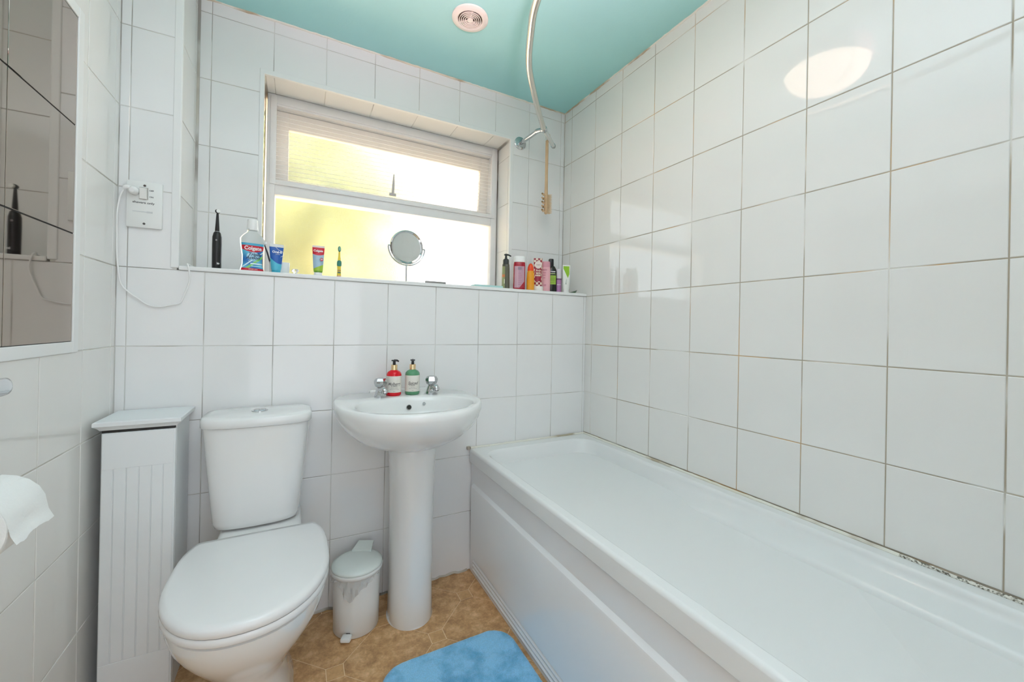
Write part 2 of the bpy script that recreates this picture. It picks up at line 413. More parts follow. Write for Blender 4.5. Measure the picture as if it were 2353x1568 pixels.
# window bottom board
# ------------------------------------------------------------------ window
FY = .385
win = bpy.data.objects.new('window_1', None); C.objects.link(win); struct(win, 'white framed frosted window with a top-hung upper sash', 'window')
x0, x1, z0, z1 = WX0+.008, WX1-.006, LEDGE, 2.085
def frame4(bm, x0, x1, z0, z1, w, y0, y1, bev=.003, wb_=None, wt=None):
    wb_ = wb_ or w; wt = wt or w
    box(x0, x0+w, y0, y1, z0, z1, bev, bm=bm); box(x1-w, x1, y0, y1, z0, z1, bev, bm=bm)
    box(x0+w-.002, x1-w+.002, y0+.0005, y1, z0, z0+wb_, bev, bm=bm); box(x0+w-.002, x1-w+.002, y0+.0005, y1, z1-wt, z1, bev, bm=bm)
b = bmesh.new(); frame4(b, x0, x1, z0-.01, z1+.012, .034, FY, FY+.07, wb_=.04, wt=.05)
box(x0+.03, x1-.03, FY+.004, FY+.07, 1.657, 1.722, .004, bm=b)
obj('window_frame', b, M_upvc, win, 30)
b = bmesh.new(); frame4(b, x0+.012, x1-.012, 1.70, z1+.0, .024, FY-.006, FY+.004, .002, wb_=.020, wt=.030)
obj('frame_bead', b, M_upvc, win, 30)
def glassmat():
    m = bpy.data.materials.new('frosted_glass'); m.use_nodes = True; t = m.node_tree; p = t.nodes['Principled BSDF']
    p.inputs['Base Color'].default_value = (.97, .985, .97, 1); p.inputs['Roughness'].default_value = .24
    p.inputs['Transmission Weight'].default_value = 1; p.inputs['IOR'].default_value = 1.35
    tc = t.nodes.new('ShaderNodeTexCoord'); n = t.nodes.new('ShaderNodeTexNoise'); n.inputs['Scale'].default_value = 260; n.inputs['Detail'].default_value = 2
    t.links.new(tc.outputs['Object'], n.inputs['Vector']); b = t.nodes.new('ShaderNodeBump'); b.inputs['Strength'].default_value = .3; b.inputs['Distance'].default_value = .002
    t.links.new(n.outputs['Fac'], b.inputs['Height']); t.links.new(b.outputs['Normal'], p.inputs['Normal']); return m
M_fg = glassmat()
obj('lower_pane', box(x0+.03, x1-.03, FY+.03, FY+.034, z0+.01, 1.66), M_fg, win)
sash = bpy.data.objects.new('upper_sash', None); C.objects.link(sash); sash.parent = win
sash.location = (0, FY+.04, 2.045); sash.rotation_euler = (math.radians(5), 0, 0)
b = bmesh.new(); frame4(b, x0+.030, x1-.032, -.335, -.0, .052, 0, .035, .004, wb_=.036, wt=.075)
obj('sash_frame', b, mat('sash_paint', (.83, .77, .71), .45, noise=.03, nscale=20), sash, 30)
obj('upper_pane', box(x0+.08, x1-.082, .014, .018, -.30, -.07), M_fg, sash)
# ribbed clear sheet inside the sash
b = bmesh.new()
for k in range(15):
    z = 1.732+k*.0195
    box(x0+.034, x1-.036, FY+.0085, FY+.0097, z, z+.0013, bm=b)
M_rib = mat('clear_rib', (.93, .92, .89), .3)
ro = obj('rib', b, M_rib, win); ro['kind'] = 'stuff'
b = box(x0+.034, x1-.036, FY+.010, FY+.0115, 1.715, 2.04)
m = bpy.data.materials.new('clear_sheet'); m.use_nodes = True; t = m.node_tree; p = t.nodes['Principled BSDF']
p.inputs['Base Color'].default_value = (.9, .88, .84, 1); p.inputs['Roughness'].default_value = .3
mx = t.nodes.new('ShaderNodeMixShader'); tr = t.nodes.new('ShaderNodeBsdfTransparent'); mx.inputs[0].default_value = .12
t.links.new(tr.outputs[0], mx.inputs[1]); t.links.new(p.outputs[0], mx.inputs[2]); t.links.new(mx.outputs[0], t.nodes['Material Output'].inputs[0])
obj('ribbed_sheet', b, m, win)
b = tube([(-.918, .005, 0), (-.916, .004, .05), (-.915, .002, .10)], [.007, .006, .003], 8); box(-.935, -.902, 0, .012, -.006, .006, .002, bm=b)
obj('stay_handle', b, mat('stay_grey', (.55, .52, .50), .4), win, 40, loc=(0, FY-.002, 1.742))
# outside: leafy tree and the ground
b = bmesh.new(); random.seed(3)
for k in range(5200):
    t1 = random.uniform(0, 2*PI); rr = random.random()**.4; ph = math.acos(random.uniform(-1, 1))
    x = -1.35+1.35*rr*math.sin(ph)*math.cos(t1); y = 3.3+.9*rr*math.sin(ph)*math.sin(t1); z = 2.1+1.9*rr*math.cos(ph)
    n = Vector((random.gauss(0, 1), random.gauss(-.6, 1), random.gauss(.4, 1))).normalized(); u = n.orthogonal().normalized(); v = n.cross(u); s = random.uniform(.05, .11)
    P = Vector((x, y, z)); b.faces.new([b.verts.new(P+u*s), b.verts.new(P+v*s*.5), b.verts.new(P-u*s), b.verts.new(P-v*s*.5)])
tree = thing('garden_tree', 'yellow-green leafy tree outside, seen through the frosted window', 'tree', (-1.35, 3.3, -.3))
lv = obj('foliage', b, mat('sunlit_leaf', (.40, .38, .20), .6, col2=(.23, .26, .09), nscale=1.3, spec=.2), tree, loc=(1.35, -3.3, .3)); lv['kind'] = 'stuff'
obj('trunk', tube([(0, 0, 0), (.05, 0, 1.2), (0, .05, 2.4)], [.14, .11, .06], 10), mat('bark', (.2, .15, .1), .9), tree, True)
g_ = struct(obj('ground', box(-12, 12, .62, 20, -.36, -.3), mat('pale_paving', (.80, .64, .48), .9, noise=.1)), 'pale ground outside', 'ground')

# ------------------------------------------------------------------ mirror on the left wall (mirror tiles)
mt = thing('wall_mirror', 'tinted mirror made of square mirror tiles, set into the left wall', 'mirror', (XL, MY1, MZ0))
obj('backing', box(-.003, -.0005, MY0-MY1, 0, 0, MZ1-MZ0), M_dark, mt)
M_mir = mat('bronze_mirror', (.42, .355, .305), .03, metal=1)
for i in range(3):
    for k in range(3):
        w = .27; bb = box(-.0004, .0012, -(i+1)*w-.001+.0022, -i*w-.0008, k*w+.0014+k*.001, (k+1)*w-.0008+k*.001, .0006, 1)
        obj('mirror_tile', bb, M_mir, mt)

# ------------------------------------------------------------------ ceiling items
lp = thing('ceiling_lamp', 'round warm dome lamp on the ceiling, seen mirrored in the right wall', 'lamp', (-.71, -.76, CEIL))
obj('base', lathe([(.155, -.062), (.16, -.056), (.16, 0)], 40), M_trim, lp, 40)
pr = [(.150*math.cos(a), -.060-.095*math.sin(a)) for a in [i*PI/2/10 for i in range(11)]]; pr[-1] = (.004, pr[-1][1])
obj('diffuser', lathe(list(reversed(pr)), 40), mat('lamp_dome', (.9, .85, .78), .3, emit=(1, .76, .58), es=LAMP_E), lp, True)
vt = thing('ceiling_vent', 'round white extractor vent with concentric slots on the teal ceiling', 'vent', (-.742, -.182, CEIL))
M_vent = mat('cream_plastic', (.80, .77, .71), .35)
def annulus(r0, r1, z0, z1, n=48, bev=0):
    return loft([ring(0, 0, z0, r1, r1, n), ring(0, 0, z1, r1, r1, n), ring(0, 0, z1, r0, r0, n), ring(0, 0, z0, r0, r0, n), ring(0, 0, z0, r1, r1, n)], False, False)
def ring_obj(name, prof, parent, m, n=48):
    b = loft([ring(0, 0, z, r, r, n) for r, z in prof+[prof[0]]], False, False); bmesh.ops.remove_doubles(b, verts=b.verts[:], dist=1e-6); bmesh.ops.recalc_face_normals(b, faces=b.faces[:])
    return obj(name, b, m, parent, 35)
obj('duct', lathe([(.0495, -.004), (.0495, -.0005)], 32), mat('vent_dark', (.07, .05, .035), .9), vt)
ring_obj('flange', [(.0715, -.0), (.0715, -.006), (.064, -.011), (.0515, -.012), (.047, -.008), (.047, -.004)], vt, M_vent)
for r in (.042, .0345, .027, .0195):
    ring_obj('vent_ring', [(r+.0018, -.012), (r-.0010, -.012), (r-.0022, -.005), (r-.0002, -.005)], vt, M_vent)
obj('hub', lathe([(.0115, -.012), (.0125, -.005)], 24), M_vent, vt, True)
for k in range(3):
    a = k*PI*2/3+.3; bb = box(0, .046, -.0014, .0014, -.0105, -.007)
    bmesh.ops.rotate(bb, cent=(0, 0, 0), matrix=Matrix.Rotation(a, 3, 'Z'), verts=bb.verts[:]); obj('spoke', bb, M_vent, vt)

# ------------------------------------------------------------------ shower rail
rail = thing('shower_rail', 'curved chrome shower curtain rail with wall bracket above the bath', 'rail', (-.289, YR, 2.08))
L = Matrix.Translation((.289, -YR, -2.08))
def rel(pts): return [tuple(Vector(p)-Vector((-.289, YR, 2.08))) for p in pts]
path = spline([(-.262, .026, 2.08), (-.345, -.070, 2.08), (-.47, -.225, 2.08), (-.573, -.365, 2.08), (-.652, -.514, 2.08), (-.705, -.645, 2.08), (-.745, -.85, 2.08), (-.735, -1.1, 2.08), (-.68, -1.35, 2.08), (-.55, -1.65, 2.08), (-.38, -1.9, 2.08), (-.25, -2.05, 2.08)], 8)
obj('rail_tube', tube(rel(path), .0125, 14), mat('rail_metal', (.80, .775, .72), .2, metal=1), rail, True)
e0 = Vector((-.262, .026, 2.08)); e1 = Vector((-.128, .147, 2.075))
dd = (e1-e0).normalized()
obj('sleeve', tube(rel([e0-dd*.004, e1]), .0105, 14), mat('pale_sleeve', (.72, .74, .72), .15), rail, True)
obj('end_cap', tube(rel([e1-dd*.004, e1+dd*.010, e1+dd*.016]), [.013, .013, .007], 14), M_chrome, rail, True)
obj('joint_collar', tube(rel([e0-dd*.010, e0-dd*.006, e0+dd*.008, e0+dd*.012]), [.0125, .0165, .0165, .0125], 14), M_chrome, rail, True)
a0 = Vector((-.289, YR, 2.08)); a1 = Vector((-.276, .062, 2.083))
obj('bracket_arm', tube(rel([a0, a1]), .011, 12), M_chrome, rail, True)
obj('elbow', tube(rel([a1+Vector((-.003, .012, 0)), a1, a1+(e0-a1)*.7]), [.0115, .0115, .010], 12), M_chrome, rail, True)
b = tube(rel([(-.289, YR, 2.08), (-.289, YR-.004, 2.08), (-.289, YR-.007, 2.08)]), [.034, .034, .028], 28); obj('flange', b, M_chrome, rail, 40)

# ------------------------------------------------------------------ long bath brush
br = thing('bath_brush', 'wooden long handled back brush hanging beneath the rail end', 'brush', (-.193, .1, 1.683))
M_wood = mat('pale_wood', (.60, .41, .24), .5, noise=.12, nscale=20)
path = [(-.004, 0, .376), (-.004, 0, .39)]
b = bmesh.new()
loft([ring(-.003, 0, z, a, c, 12) for z, a, c in ((.000, .004, .004), (.004, .008, .008), (.03, .0095, .011), (.10, .0098, .010), (.13, .0085, .008), (.20, .0078, .007), (.33, .0085, .007), (.383, .0082, .007), (.388, .003, .003))], bm=b)
obj('handle', b, M_wood, br, True)
b = bmesh.new()
for i in range(13):
    for j in range(5):
        z = .008+i*.0078; y = -.008+j*.004
        tube([(.005, y, z), (.027, y*1.5, z+random.uniform(-.001, .001))], .0012, 5, bm=b)
o = obj('bristle', b, mat('cream_bristle', (.75, .58, .38), .7), br); o['kind'] = 'stuff'
for i in range(5):
    for j in range(2):
        z = .012+i*.021+j*.01; y = -.005+j*.01
        bb = tube([(-.006, y, z), (-.020, y, z)], .0022, 6)
        obj('massage_pin', bb, M_wood, br); bb = bmesh.new(); bmesh.ops.create_icosphere(bb, subdivisions=2, radius=.0052)
        obj('massage_ball', bb, mat('brown_bead', (.30, .19, .08), .4) if (i+j) % 2 else M_wood, br, True, loc=(-.023, y, z))
b = tube(spline([(-.003, 0, .378), (-.008, .004, .395), (-.010, .002, .408), (-.002, -.004, .420), (.010, -.010, .412), (.004, -.004, .392), (-.003, 0, .378)], 5), .0009, 6)
obj('hanging_cord', b, mat('cord', (.6, .55, .45), .8), br, True)

# ------------------------------------------------------------------ shaver socket and cable
sk = thing('shaver_socket', 'white shaver socket plate on the tiled column', 'socket', (-1.754, 0, 1.455))
obj('plate', box(-.0435, .0435, -.010, .0, -.073, .073, .003), M_plas, sk, 30)
b = box(-.011, .007, -.0145, -.009, .018, .052, .001); o = obj('switch', b, mat('switch_cream', (.80, .79, .76), .3), sk)
o.rotation_euler = (math.radians(5), 0, 0)
obj('switch_surround', box(-.0128, .0088, -.0106, -.0098, .016, .054), mat('switch_gap', (.50, .48, .45), .5), sk)
for z in (.060, -.060):
    b = tube([(0, -.009, z), (0, -.0108, z)], .0034, 12); obj('screw', b, mat('screw_dark', (.10, .09, .08), .4, metal=.6), sk, True)
M_ink = mat('dark_ink', (.10, .10, .11), .6); M_ink2 = mat('pale_ink', (.62, .64, .64), .5)
text('lettering', 'shavers only', .0092, M_ink, sk, (-.002, -.0103, .006), bold=.0002, sx=1.15)
text('lettering', 'OFF', .0062, M_ink, sk, (.0165, -.0103, .046), bold=.0002); text('lettering', 'ON', .0062, M_ink, sk, (.0165, -.0103, .026), bold=.0002)
text('lettering', 'v', .007, M_ink, sk, (-.019, -.0103, .041), bold=.0002)
obj('voltage_mark', box(-.028, .020, -.0104, -.0099, -.024, -.0215), M_ink2, sk); obj('voltage_mark', box(.006, .020, -.0105, -.0099, -.0255, -.020), M_ink2, sk)
cb = thing('charger_cable', 'thin white charging cable with a two-pin plug, looping under the ledge', 'cable', (-1.778, -.0105, 1.492))
def relc(pts, o=(-1.778, -.010, 1.492)): return [tuple(Vector(p)-Vector(o)) for p in pts]
b = tube(relc([(-1.778, -.010, 1.494), (-1.778, -.022, 1.494), (-1.778, -.030, 1.492), (-1.778, -.034, 1.491)]), [.013, .013, .011, .006], 16); obj('plug', b, mat('white_gloss', (.86, .86, .85), .25), cb, 40)
b = tube(relc(spline([(-1.780, -.026, 1.496), (-1.792, -.026, 1.500), (-1.800, -.025, 1.492)], 4)), [.0075]*6+[.006, .005, .004], 10); obj('strain_relief', b, MATS['white_gloss'], cb, True)
pts = [(-1.798, -.025, 1.493), (-1.806, -.024, 1.474), (-1.8135, -.020, 1.43), (-1.8145, -.018, 1.38), (-1.8155, -.012, 1.32), (-1.813, -.012, 1.262), (-1.806, -.008, 1.205), (-1.790, -.006, 1.180), (-1.765, -.005, 1.158), (-1.742, -.005, 1.140), (-1.715, -.005, 1.135), (-1.68, -.005, 1.143), (-1.662, -.006, 1.150), (-1.652, -.006, 1.175), (-1.640, -.008, 1.215), (-1.637, -.011, 1.24), (-1.642, -.010, 1.272), (-1.646, -.001, 1.280), (-1.640, .02, 1.276), (-1.632, .07, 1.275), (-1.60, .09, 1.275)]
obj('cord', tube(relc(spline(pts, 5)), .0023, 8), MATS['white_gloss'], cb, True)

# ------------------------------------------------------------------ toothbrush, bottles and tubes on the ledge
LZ = LEDGE
t = thing('electric_toothbrush', 'black electric toothbrush standing on the ledge, leftmost item', 'toothbrush', (-1.577, .06, LZ))
prof = [(.0115, 0), (.0135, .002), (.0138, .03), (.0142, .09), (.0138, .115), (.0105, .130), (.0072, .134)]
obj('handle', lathe(prof, 24), M_black, t, 50)
obj('brush_stem', lathe([(.0070, .134), (.0062, .15), (.0045, .18), (.0036, .196), (.003, .20)], 16), M_black, t, True)
obj('neck_ring', lathe([(.0074, .1335), (.0074, .1355)], 20), mat('grey_ring', (.4, .4, .42), .3, metal=.5), t, True)
b = tube([(0, .002, .205), (0, -.006, .205)], .0068, 14); obj('brush_head', b, M_black, t, 40)
b = tube([(.003, -.006, .205), (.004, -.013, .205)], .0058, 12); obj('bristles', b, mat('white_bristle', (.85, .87, .85), .7), t, 40)
M_wink = mat('white_ink', (.85, .86, .87), .4)
text('lettering', 'io', .010, M_wink, t, (.006, -.0135, .022), bold=.0003)
obj('button', box(-.0025, .0025, -.0147, -.0135, .10, .106, .001), mat('btn_grey', (.3, .3, .31), .4), t)

def flatbottle(bm, secs, n=36, e=3.0):
    return loft([ring(x, 0, z, a, b_, n, e) for x, z, a, b_ in secs], bm=bm)
# mouthwash
t = thing('mouthwash_bottle', 'clear mouthwash bottle with white cap and red and blue label', 'bottle', (-1.4745, .075, LZ), math.radians(14))
M_clear = mat('clear_plastic', (.90, .94, .93), .06, trans=.82, ior=1.25)
b = bmesh.new()
flatbottle(b, [(0, 0, .036, .020), (0, .004, .0385, .022), (0, .030, .0315, .022), (0, .06, .0315, .022), (0, .105, .0375, .022), (0, .122, .0385, .022), (0, .134, .031, .020), (0, .146, .018, .016), (0, .150, .0165, .0155), (0, .158, .0165, .0155)])
obj('bottle_body', b, M_clear, t, 60)
obj('cap', lathe([(.0178, .154), (.0178, .157), (.0158, .192), (.0148, .1935)], 28), MATS['white_gloss'], t, 50)
def labelmat(name, fn):
    """print on a flat label; fn builds colour from object-space x, z"""
    m = bpy.data.materials.new(name); m.use_nodes = True; tr = m.node_tree; p = tr.nodes['Principled BSDF']; p.inputs['Roughness'].default_value = .3
    tc = tr.nodes.new('ShaderNodeTexCoord'); sp = tr.nodes.new('ShaderNodeSeparateXYZ'); tr.links.new(tc.outputs['Object'], sp.inputs[0])
    def mth(op, a, b_=None):
        n = tr.nodes.new('ShaderNodeMath'); n.operation = op
        for i, v in enumerate((a, b_)):
            if v is None: continue
            if isinstance(v, (int, float)): n.inputs[i].default_value = v
            else: tr.links.new(v, n.inputs[i])
        return n.outputs[0]
    def mixc(f, a, b_):
        n = tr.nodes.new('ShaderNodeMix'); n.data_type = 'RGBA'; tr.links.new(f, n.inputs[0]) if not isinstance(f, (int, float)) else None
        for i, v in ((6, a), (7, b_)):
            if isinstance(v, tuple): n.inputs[i].default_value = (*v, 1)
            else: tr.links.new(v, n.inputs[i])
        return n.outputs[2]
    col = fn(sp.outputs[0], sp.outputs[2], mth, mixc, tr); tr.links.new(col, p.inputs['Base Color']); MATS[name] = m; return m
RED = (.62, .010, .03); BLUE = (.01, .09, .42); SKY = (.10, .42, .68)
def f_mouth(x, z, M_, X_, tr):
    # curved red band above diagonal blue, green and white streaks, red foot band
    n = tr.nodes.new('ShaderNodeTexWave'); n.inputs['Scale'].default_value = 9; n.inputs['Distortion'].default_value = 2; n.bands_direction = 'DIAGONAL'
    tc = tr.nodes.new('ShaderNodeTexCoord'); tr.links.new(tc.outputs['Object'], n.inputs[0])
    c = X_(n.outputs['Fac'], (.02, .16, .48), (.12, .50, .72))
    d = M_('ADD', z, M_('MULTIPLY', x, -.9))
    gr = M_('MULTIPLY', M_('GREATER_THAN', d, .026), M_('LESS_THAN', d, .036)); c = X_(gr, c, (.22, .62, .16))
    wh = M_('MULTIPLY', M_('GREATER_THAN', d, .044), M_('LESS_THAN', d, .049)); c = X_(wh, c, (.65, .85, .92))
    pan = M_('MULTIPLY', M_('GREATER_THAN', x, -.008), M_('MULTIPLY', M_('GREATER_THAN', z, .0285), M_('LESS_THAN', z, .0335))); c = X_(pan, c, (.75, .88, .93))
    pan = M_('MULTIPLY', M_('GREATER_THAN', x, -.006), M_('MULTIPLY', M_('GREATER_THAN', z, .0205), M_('LESS_THAN', z, .0240))); c = X_(pan, c, (.45, .80, .85))
    el = M_('ADD', M_('MULTIPLY', M_('MULTIPLY', x, x), 2600.0), M_('MULTIPLY', M_('MULTIPLY', M_('ADD', z, -.058), M_('ADD', z, -.058)), 4200.0))
    c = X_(M_('LESS_THAN', el, 1.0), c, (.42, .70, .84))
    arc = M_('ADD', M_('MULTIPLY', M_('MULTIPLY', x, x), 9.0), .0725)
    c = X_(M_('GREATER_THAN', z, arc), c, RED); c = X_(M_('GREATER_THAN', z, .0965), c, (.08, .42, .62))
    return X_(M_('LESS_THAN', z, .0145), c, RED)
b = bmesh.new(); nn = 16
def lab(secs, n=16, off=.0006, e=3.0, half=PI*.36):
    rings = []
    for x, z, a, b_ in secs:
        r_ = []
        for i in range(n+1):
            tt = -PI/2-half+2*half*i/n; c, s = math.cos(tt), math.sin(tt)
            r_.append((x+(a+off)*math.copysign(abs(c)**(2/e), c), (b_+off)*math.copysign(abs(s)**(2/e), s), z))
        rings.append(r_)
    return loft(rings, closed=False)
b = lab([(0, .006, .0375, .022), (0, .030, .0315, .022), (0, .06, .0315, .022), (0, .105, .0375, .022)])
lo = obj('label_sheet', b, labelmat('mouthwash_label', f_mouth), t, True)
text('lettering', 'Colgate', .0185, M_wink, t, (-.001, -.0232, .086), bold=.0005, sx=.92)
M_navy = mat('navy_ink', (.02, .03, .10), .5)
M_halo = mat('halo_white', (.8, .88, .92), .5)
for s_, zz, xx in (('Triple', .064, .003), ('Action', .052, -.001)):
    text('lettering', s_, .0165, M_navy, t, (xx, -.0234, zz), bold=.0003, shear=.25, sx=.95)
text('lettering', 'MOUTHWASH', .0045, M_wink, t, (.001, -.0234, .0395), sx=1.1); text('lettering', 'RINSE 24H', .005, M_wink, t, (0, -.0234, .0105), sx=1.2, shear=.2)

def tube_pack(t, w0, w1, h, capr, caph, m, mcap, d=.016):
    """upright squeeze tube: crimp at the top (z=h), cap at the bottom"""
    b = loft([ring(0, 0, z, a, c, 32, 2.2) for z, a, c in ((caph, w0*.86, d*.8), (caph+.006, w0, d*.9), (h*.4, w0+(w1-w0)*.35, d*.75), (h*.75, w0+(w1-w0)*.75, d*.35), (h-.008, w1, .0016), (h, w1, .0012))])
    obj('tube_body', b, m, t, 60)
    obj('cap', lathe([(capr*.97, 0), (capr, .002), (capr*.95, caph)], 28, yr=.8), mcap, t, 50)
def f_oral(x, z, M_, X_, tr):
    c = (.05, .45, .62); n = tr.nodes.new('ShaderNodeTexNoise'); n.inputs['Scale'].default_value = 60
    c = X_(n.outputs['Fac'], (.02, .33, .55), (.15, .62, .75))
    e = M_('ADD', M_('MULTIPLY', M_('MULTIPLY', M_('ADD', x, -.012), M_('ADD', x, -.012)), 22.0), .036)
    c = X_(M_('GREATER_THAN', z, e), c, (.01, .10, .42)); return X_(M_('GREATER_THAN', z, .099), c, (.72, .74, .74))
t = thing('toothpaste_tube', 'dark blue and turquoise toothpaste tube standing beside the mouthwash', 'toothpaste', (-1.397, .055, LZ), math.radians(10))
tube_pack(t, .0165, .0235, .110, .0150, .012, labelmat('oral_print', f_oral), mat('teal_cap', (.05, .42, .58), .3))
text('lettering', 'Oral-B', .0115, M_wink, t, (.0005, -.0130, .079), bold=.0004); text('lettering', 'JUNIOR', .004, M_wink, t, (.003, -.0135, .071))
b = tube(spline([(-.004, -.009, .098), (.006, -.010, .088), (.018, -.010, .083), (.021, -.011, .070), (.012, -.014, .062)], 6), .0006, 6); obj('printed_swirl', b, M_wink, t)
cup = thing('tooth_mug', 'square white plastic tumbler half hidden behind the blue toothpaste', 'cup', (-1.388, .10, LZ), math.radians(8))
b = loft([ring(0, 0, z, a, a*.8, 28, 5) for z, a in ((0, .030), (.002, .0315), (.048, .033), (.0483, .031), (.004, .029))], True, True); obj('cup_body', b, mat('translucent_white', (.86, .88, .87), .25), cup, 50)
tb = thing('adult_toothbrush', 'thin dark and white toothbrush leaning out of the white tumbler', 'toothbrush', (-1.408, .10, LZ+.006))
obj('handle', tube([(.0, 0, 0), (-.02, -.01, .075), (-.031, -.014, .108)], [.003, .003, .002], 8), mat('dark_handle', (.05, .05, .06), .35), tb, True)
obj('bristles', box(-.036, -.022, -.018, -.010, .104, .114, .001), MATS['white_bristle'], tb)
jar = thing('small_glass_stopper', 'small clear faceted glass piece beside the white tumbler', 'glass', (-1.335, .075, LZ))
obj('glass_body', lathe([(.010, 0), (.013, .003), (.007, .008), (.007, .012), (.012, .016), (.012, .022), (.008, .025)], 8), mat('clear_glass', (.95, .96, .97), .02, trans=1, ior=1.5), jar)
def f_kid(x, z, M_, X_, tr):
    n = tr.nodes.new('ShaderNodeTexNoise'); n.inputs['Scale'].default_value = 70
    tc = tr.nodes.new('ShaderNodeTexCoord'); tr.links.new(tc.outputs['Object'], n.inputs['Vector'])
    c = X_(n.outputs['Fac'], (.22, .42, .62), (.50, .60, .68))
    e = M_('ADD', M_('MULTIPLY', x, .5), .038); c = X_(M_('LESS_THAN', z, e), c, (.36, .55, .05))
    c = X_(M_('LESS_THAN', z, .022), c, (.16, .36, .03))
    e = M_('ADD', M_('MULTIPLY', M_('MULTIPLY', x, x), 14.0), .082)
    c = X_(M_('GREATER_THAN', z, e), c, RED); return X_(M_('GREATER_THAN', z, .113), c, (.80, .70, .68))
t = thing('kids_toothpaste_tube', 'red, pale blue and green children\'s toothpaste tube on the ledge', 'toothpaste', (-1.257, .06, LZ+.0005))
tube_pack(t, .0165, .0215, .120, .0150, .016, labelmat('kid_print', f_kid), MATS['white_gloss'])
text('lettering', 'Colgate', .0110, M_wink, t, (-.001, -.0080, .099), bold=.0004, sx=.95)
b = tube([(.011, -.0125, .066), (.011, -.0132, .066)], .0062, 20); obj('age_badge', b, mat('badge_red', (.55, .08, .12), .4), t, True); text('lettering', '3+', .008, M_wink, t, (.011, -.0136, .066), bold=.0003)
t = thing('kids_toothbrush', 'small yellow and green children\'s toothbrush standing upright on the ledge', 'toothbrush', (-1.186, .012, LZ))
M_yel = mat('yellow_plastic', (.80, .62, .06), .3); M_grn = mat('green_rubber', (.04, .22, .17), .5)
obj('handle', loft([ring(0, 0, z, a, a*.6, 16) for z, a in ((.0, .0070), (.002, .0075), (.03, .0065), (.048, .0072), (.066, .0055), (.08, .0035), (.100, .0028))]), M_yel, t, True)
obj('grip', loft([ring(0, -.001, z, a, a*.62, 16) for z, a in ((.040, .004), (.043, .0080), (.052, .0085), (.060, .0078), (.064, .004))]), M_grn, t, True)
obj('grip_ring', loft([ring(0, -.0028, z, a, a*.6, 16) for z, a in ((.047, .002), (.050, .0055), (.054, .0055), (.058, .002))]), mat('grip_pale', (.25, .45, .35), .5), t, True)
obj('head', loft([ring(0, 0, z, a, .0028, 14) for z, a in ((.097, .002), (.102, .0052), (.110, .0056), (.116, .0042), (.119, .001))]), M_grn, t, True)
obj('bristles', box(-.0038, .0038, -.008, -.002, .101, .115, .001), mat('green_bristle', (.20, .45, .33), .7), t)
obj('suction_foot', loft([ring(0, 0, z, a, a*.7, 16) for z, a in ((.0, .0078), (.004, .0080), (.005, .0072))]), mat('pink_foot', (.75, .45, .38), .4), t, True)
for z, c_ in ((.014, (.06, .16, .14)), (.022, (.45, .28, .12))): obj('grip_print', box(-.0055, .0055, -.0050, -.0042, z, z+.005), mat('print%d' % int(z*1000), c_, .5), t)
# stand mirror
t = thing('shaving_mirror', 'round chrome magnifying mirror on a thin stand in front of the window', 'mirror', (-.905, .12, LZ))
obj('base', lathe([(.045, 0), (.045, .003), (.010, .006), (.004, .009)], 36), M_chrome, t, 50)
obj('stem', tube([(0, 0, .006), (0, 0, .087)], .004, 12), M_chrome, t, True)
H = .163; Rr = .0745
arc = [(Rr*1.07*math.cos(a), -.003, H+Rr*1.07*math.sin(a)) for a in [PI+(PI)*k/30 for k in range(31)]]
b = bmesh.new(); tube(arc, .0032, 8, bm=b); obj('yoke', b, M_chrome, t, True)
mrot = math.radians(14)
md = bpy.data.objects.new('mirror_head', None); C.objects.link(md); md.parent = t; md.location = (0, 0, H); md.rotation_euler = (PI/2+math.radians(3), 0, .14)
ring_obj('rim', [(Rr, -.005), (Rr, .005), (Rr-.004, .008), (Rr-.010, .005), (Rr-.010, -.005), (Rr-.004, -.008)], md, M_chrome)
b = lathe([(Rr-.009, -.003), (Rr-.009, .003)], 48); obj('mirror_glass', b, mat('mirror_silver', (.70, .72, .70), .05, metal=1), md, 40)
for sx in (-1, 1): obj('pivot', tube([(sx*(Rr-.003), 0, 0), (sx*(Rr+.009), 0, 0)], .0035, 10), M_chrome, md, True)
t = thing('metal_comb', 'flat grey metal comb lying on the ledge edge right of the mirror', 'comb', (-.805, .006, LZ))
b = slab([(-.045, -.008), (.040, -.008), (.046, 0), (.040, .006), (-.03, .006), (-.047, -.002)], 0, .008, .001); tag_o = obj('comb_body', b, mat('grey_metal', (.30, .29, .28), .4, metal=.6), t)
t = thing('teal_soap_tray', 'thin turquoise plastic strip lying by the right window jamb', 'tray', (-.545, .030, LZ))
b = slab([(-.08, -.03), (.06, -.03), (.075, 0), (.06, .03), (-.08, .03)], 0, .009, .002); obj('tray_body', b, mat('pale_teal', (.45, .70, .68), .35), t)

# right-hand bottle group
t = thing('pump_bottle', 'dark olive pump bottle with black pump, leftmost of the right bottles', 'bottle', (-.430, .085, LZ))
b = loft([ring(0, 0, z, a, a*.75, 28, 2.6) for z, a in ((0, .0200), (.003, .0212), (.105, .0200), (.125, .0185), (.134, .012))]); obj('bottle_body', b, mat('olive_dark', (.085, .080, .055), .25), t, 50)
obj('label_sheet', lab([(0, .006, .0212, .0158), (0, .06, .0207, .0154), (0, .115, .0197, .0147)], e=2.6, half=PI*.30), labelmat('olive_label', lambda x, z, M_, X_, tr: X_(M_('GREATER_THAN', x, -.002), X_(M_('MULTIPLY', M_('GREATER_THAN', z, .062), M_('LESS_THAN', z, .075)), (.32, .34, .16), (.65, .22, .08)), (.10, .095, .06))), t, True)
obj('label_panel', lab([(0, .03, .0212, .0160), (0, .052, .0210, .0158)], e=2.6, half=PI*.12, off=.0010), mat('olive_panel', (.70, .72, .55), .5), t).rotation_euler = (0, 0, math.radians(-38))
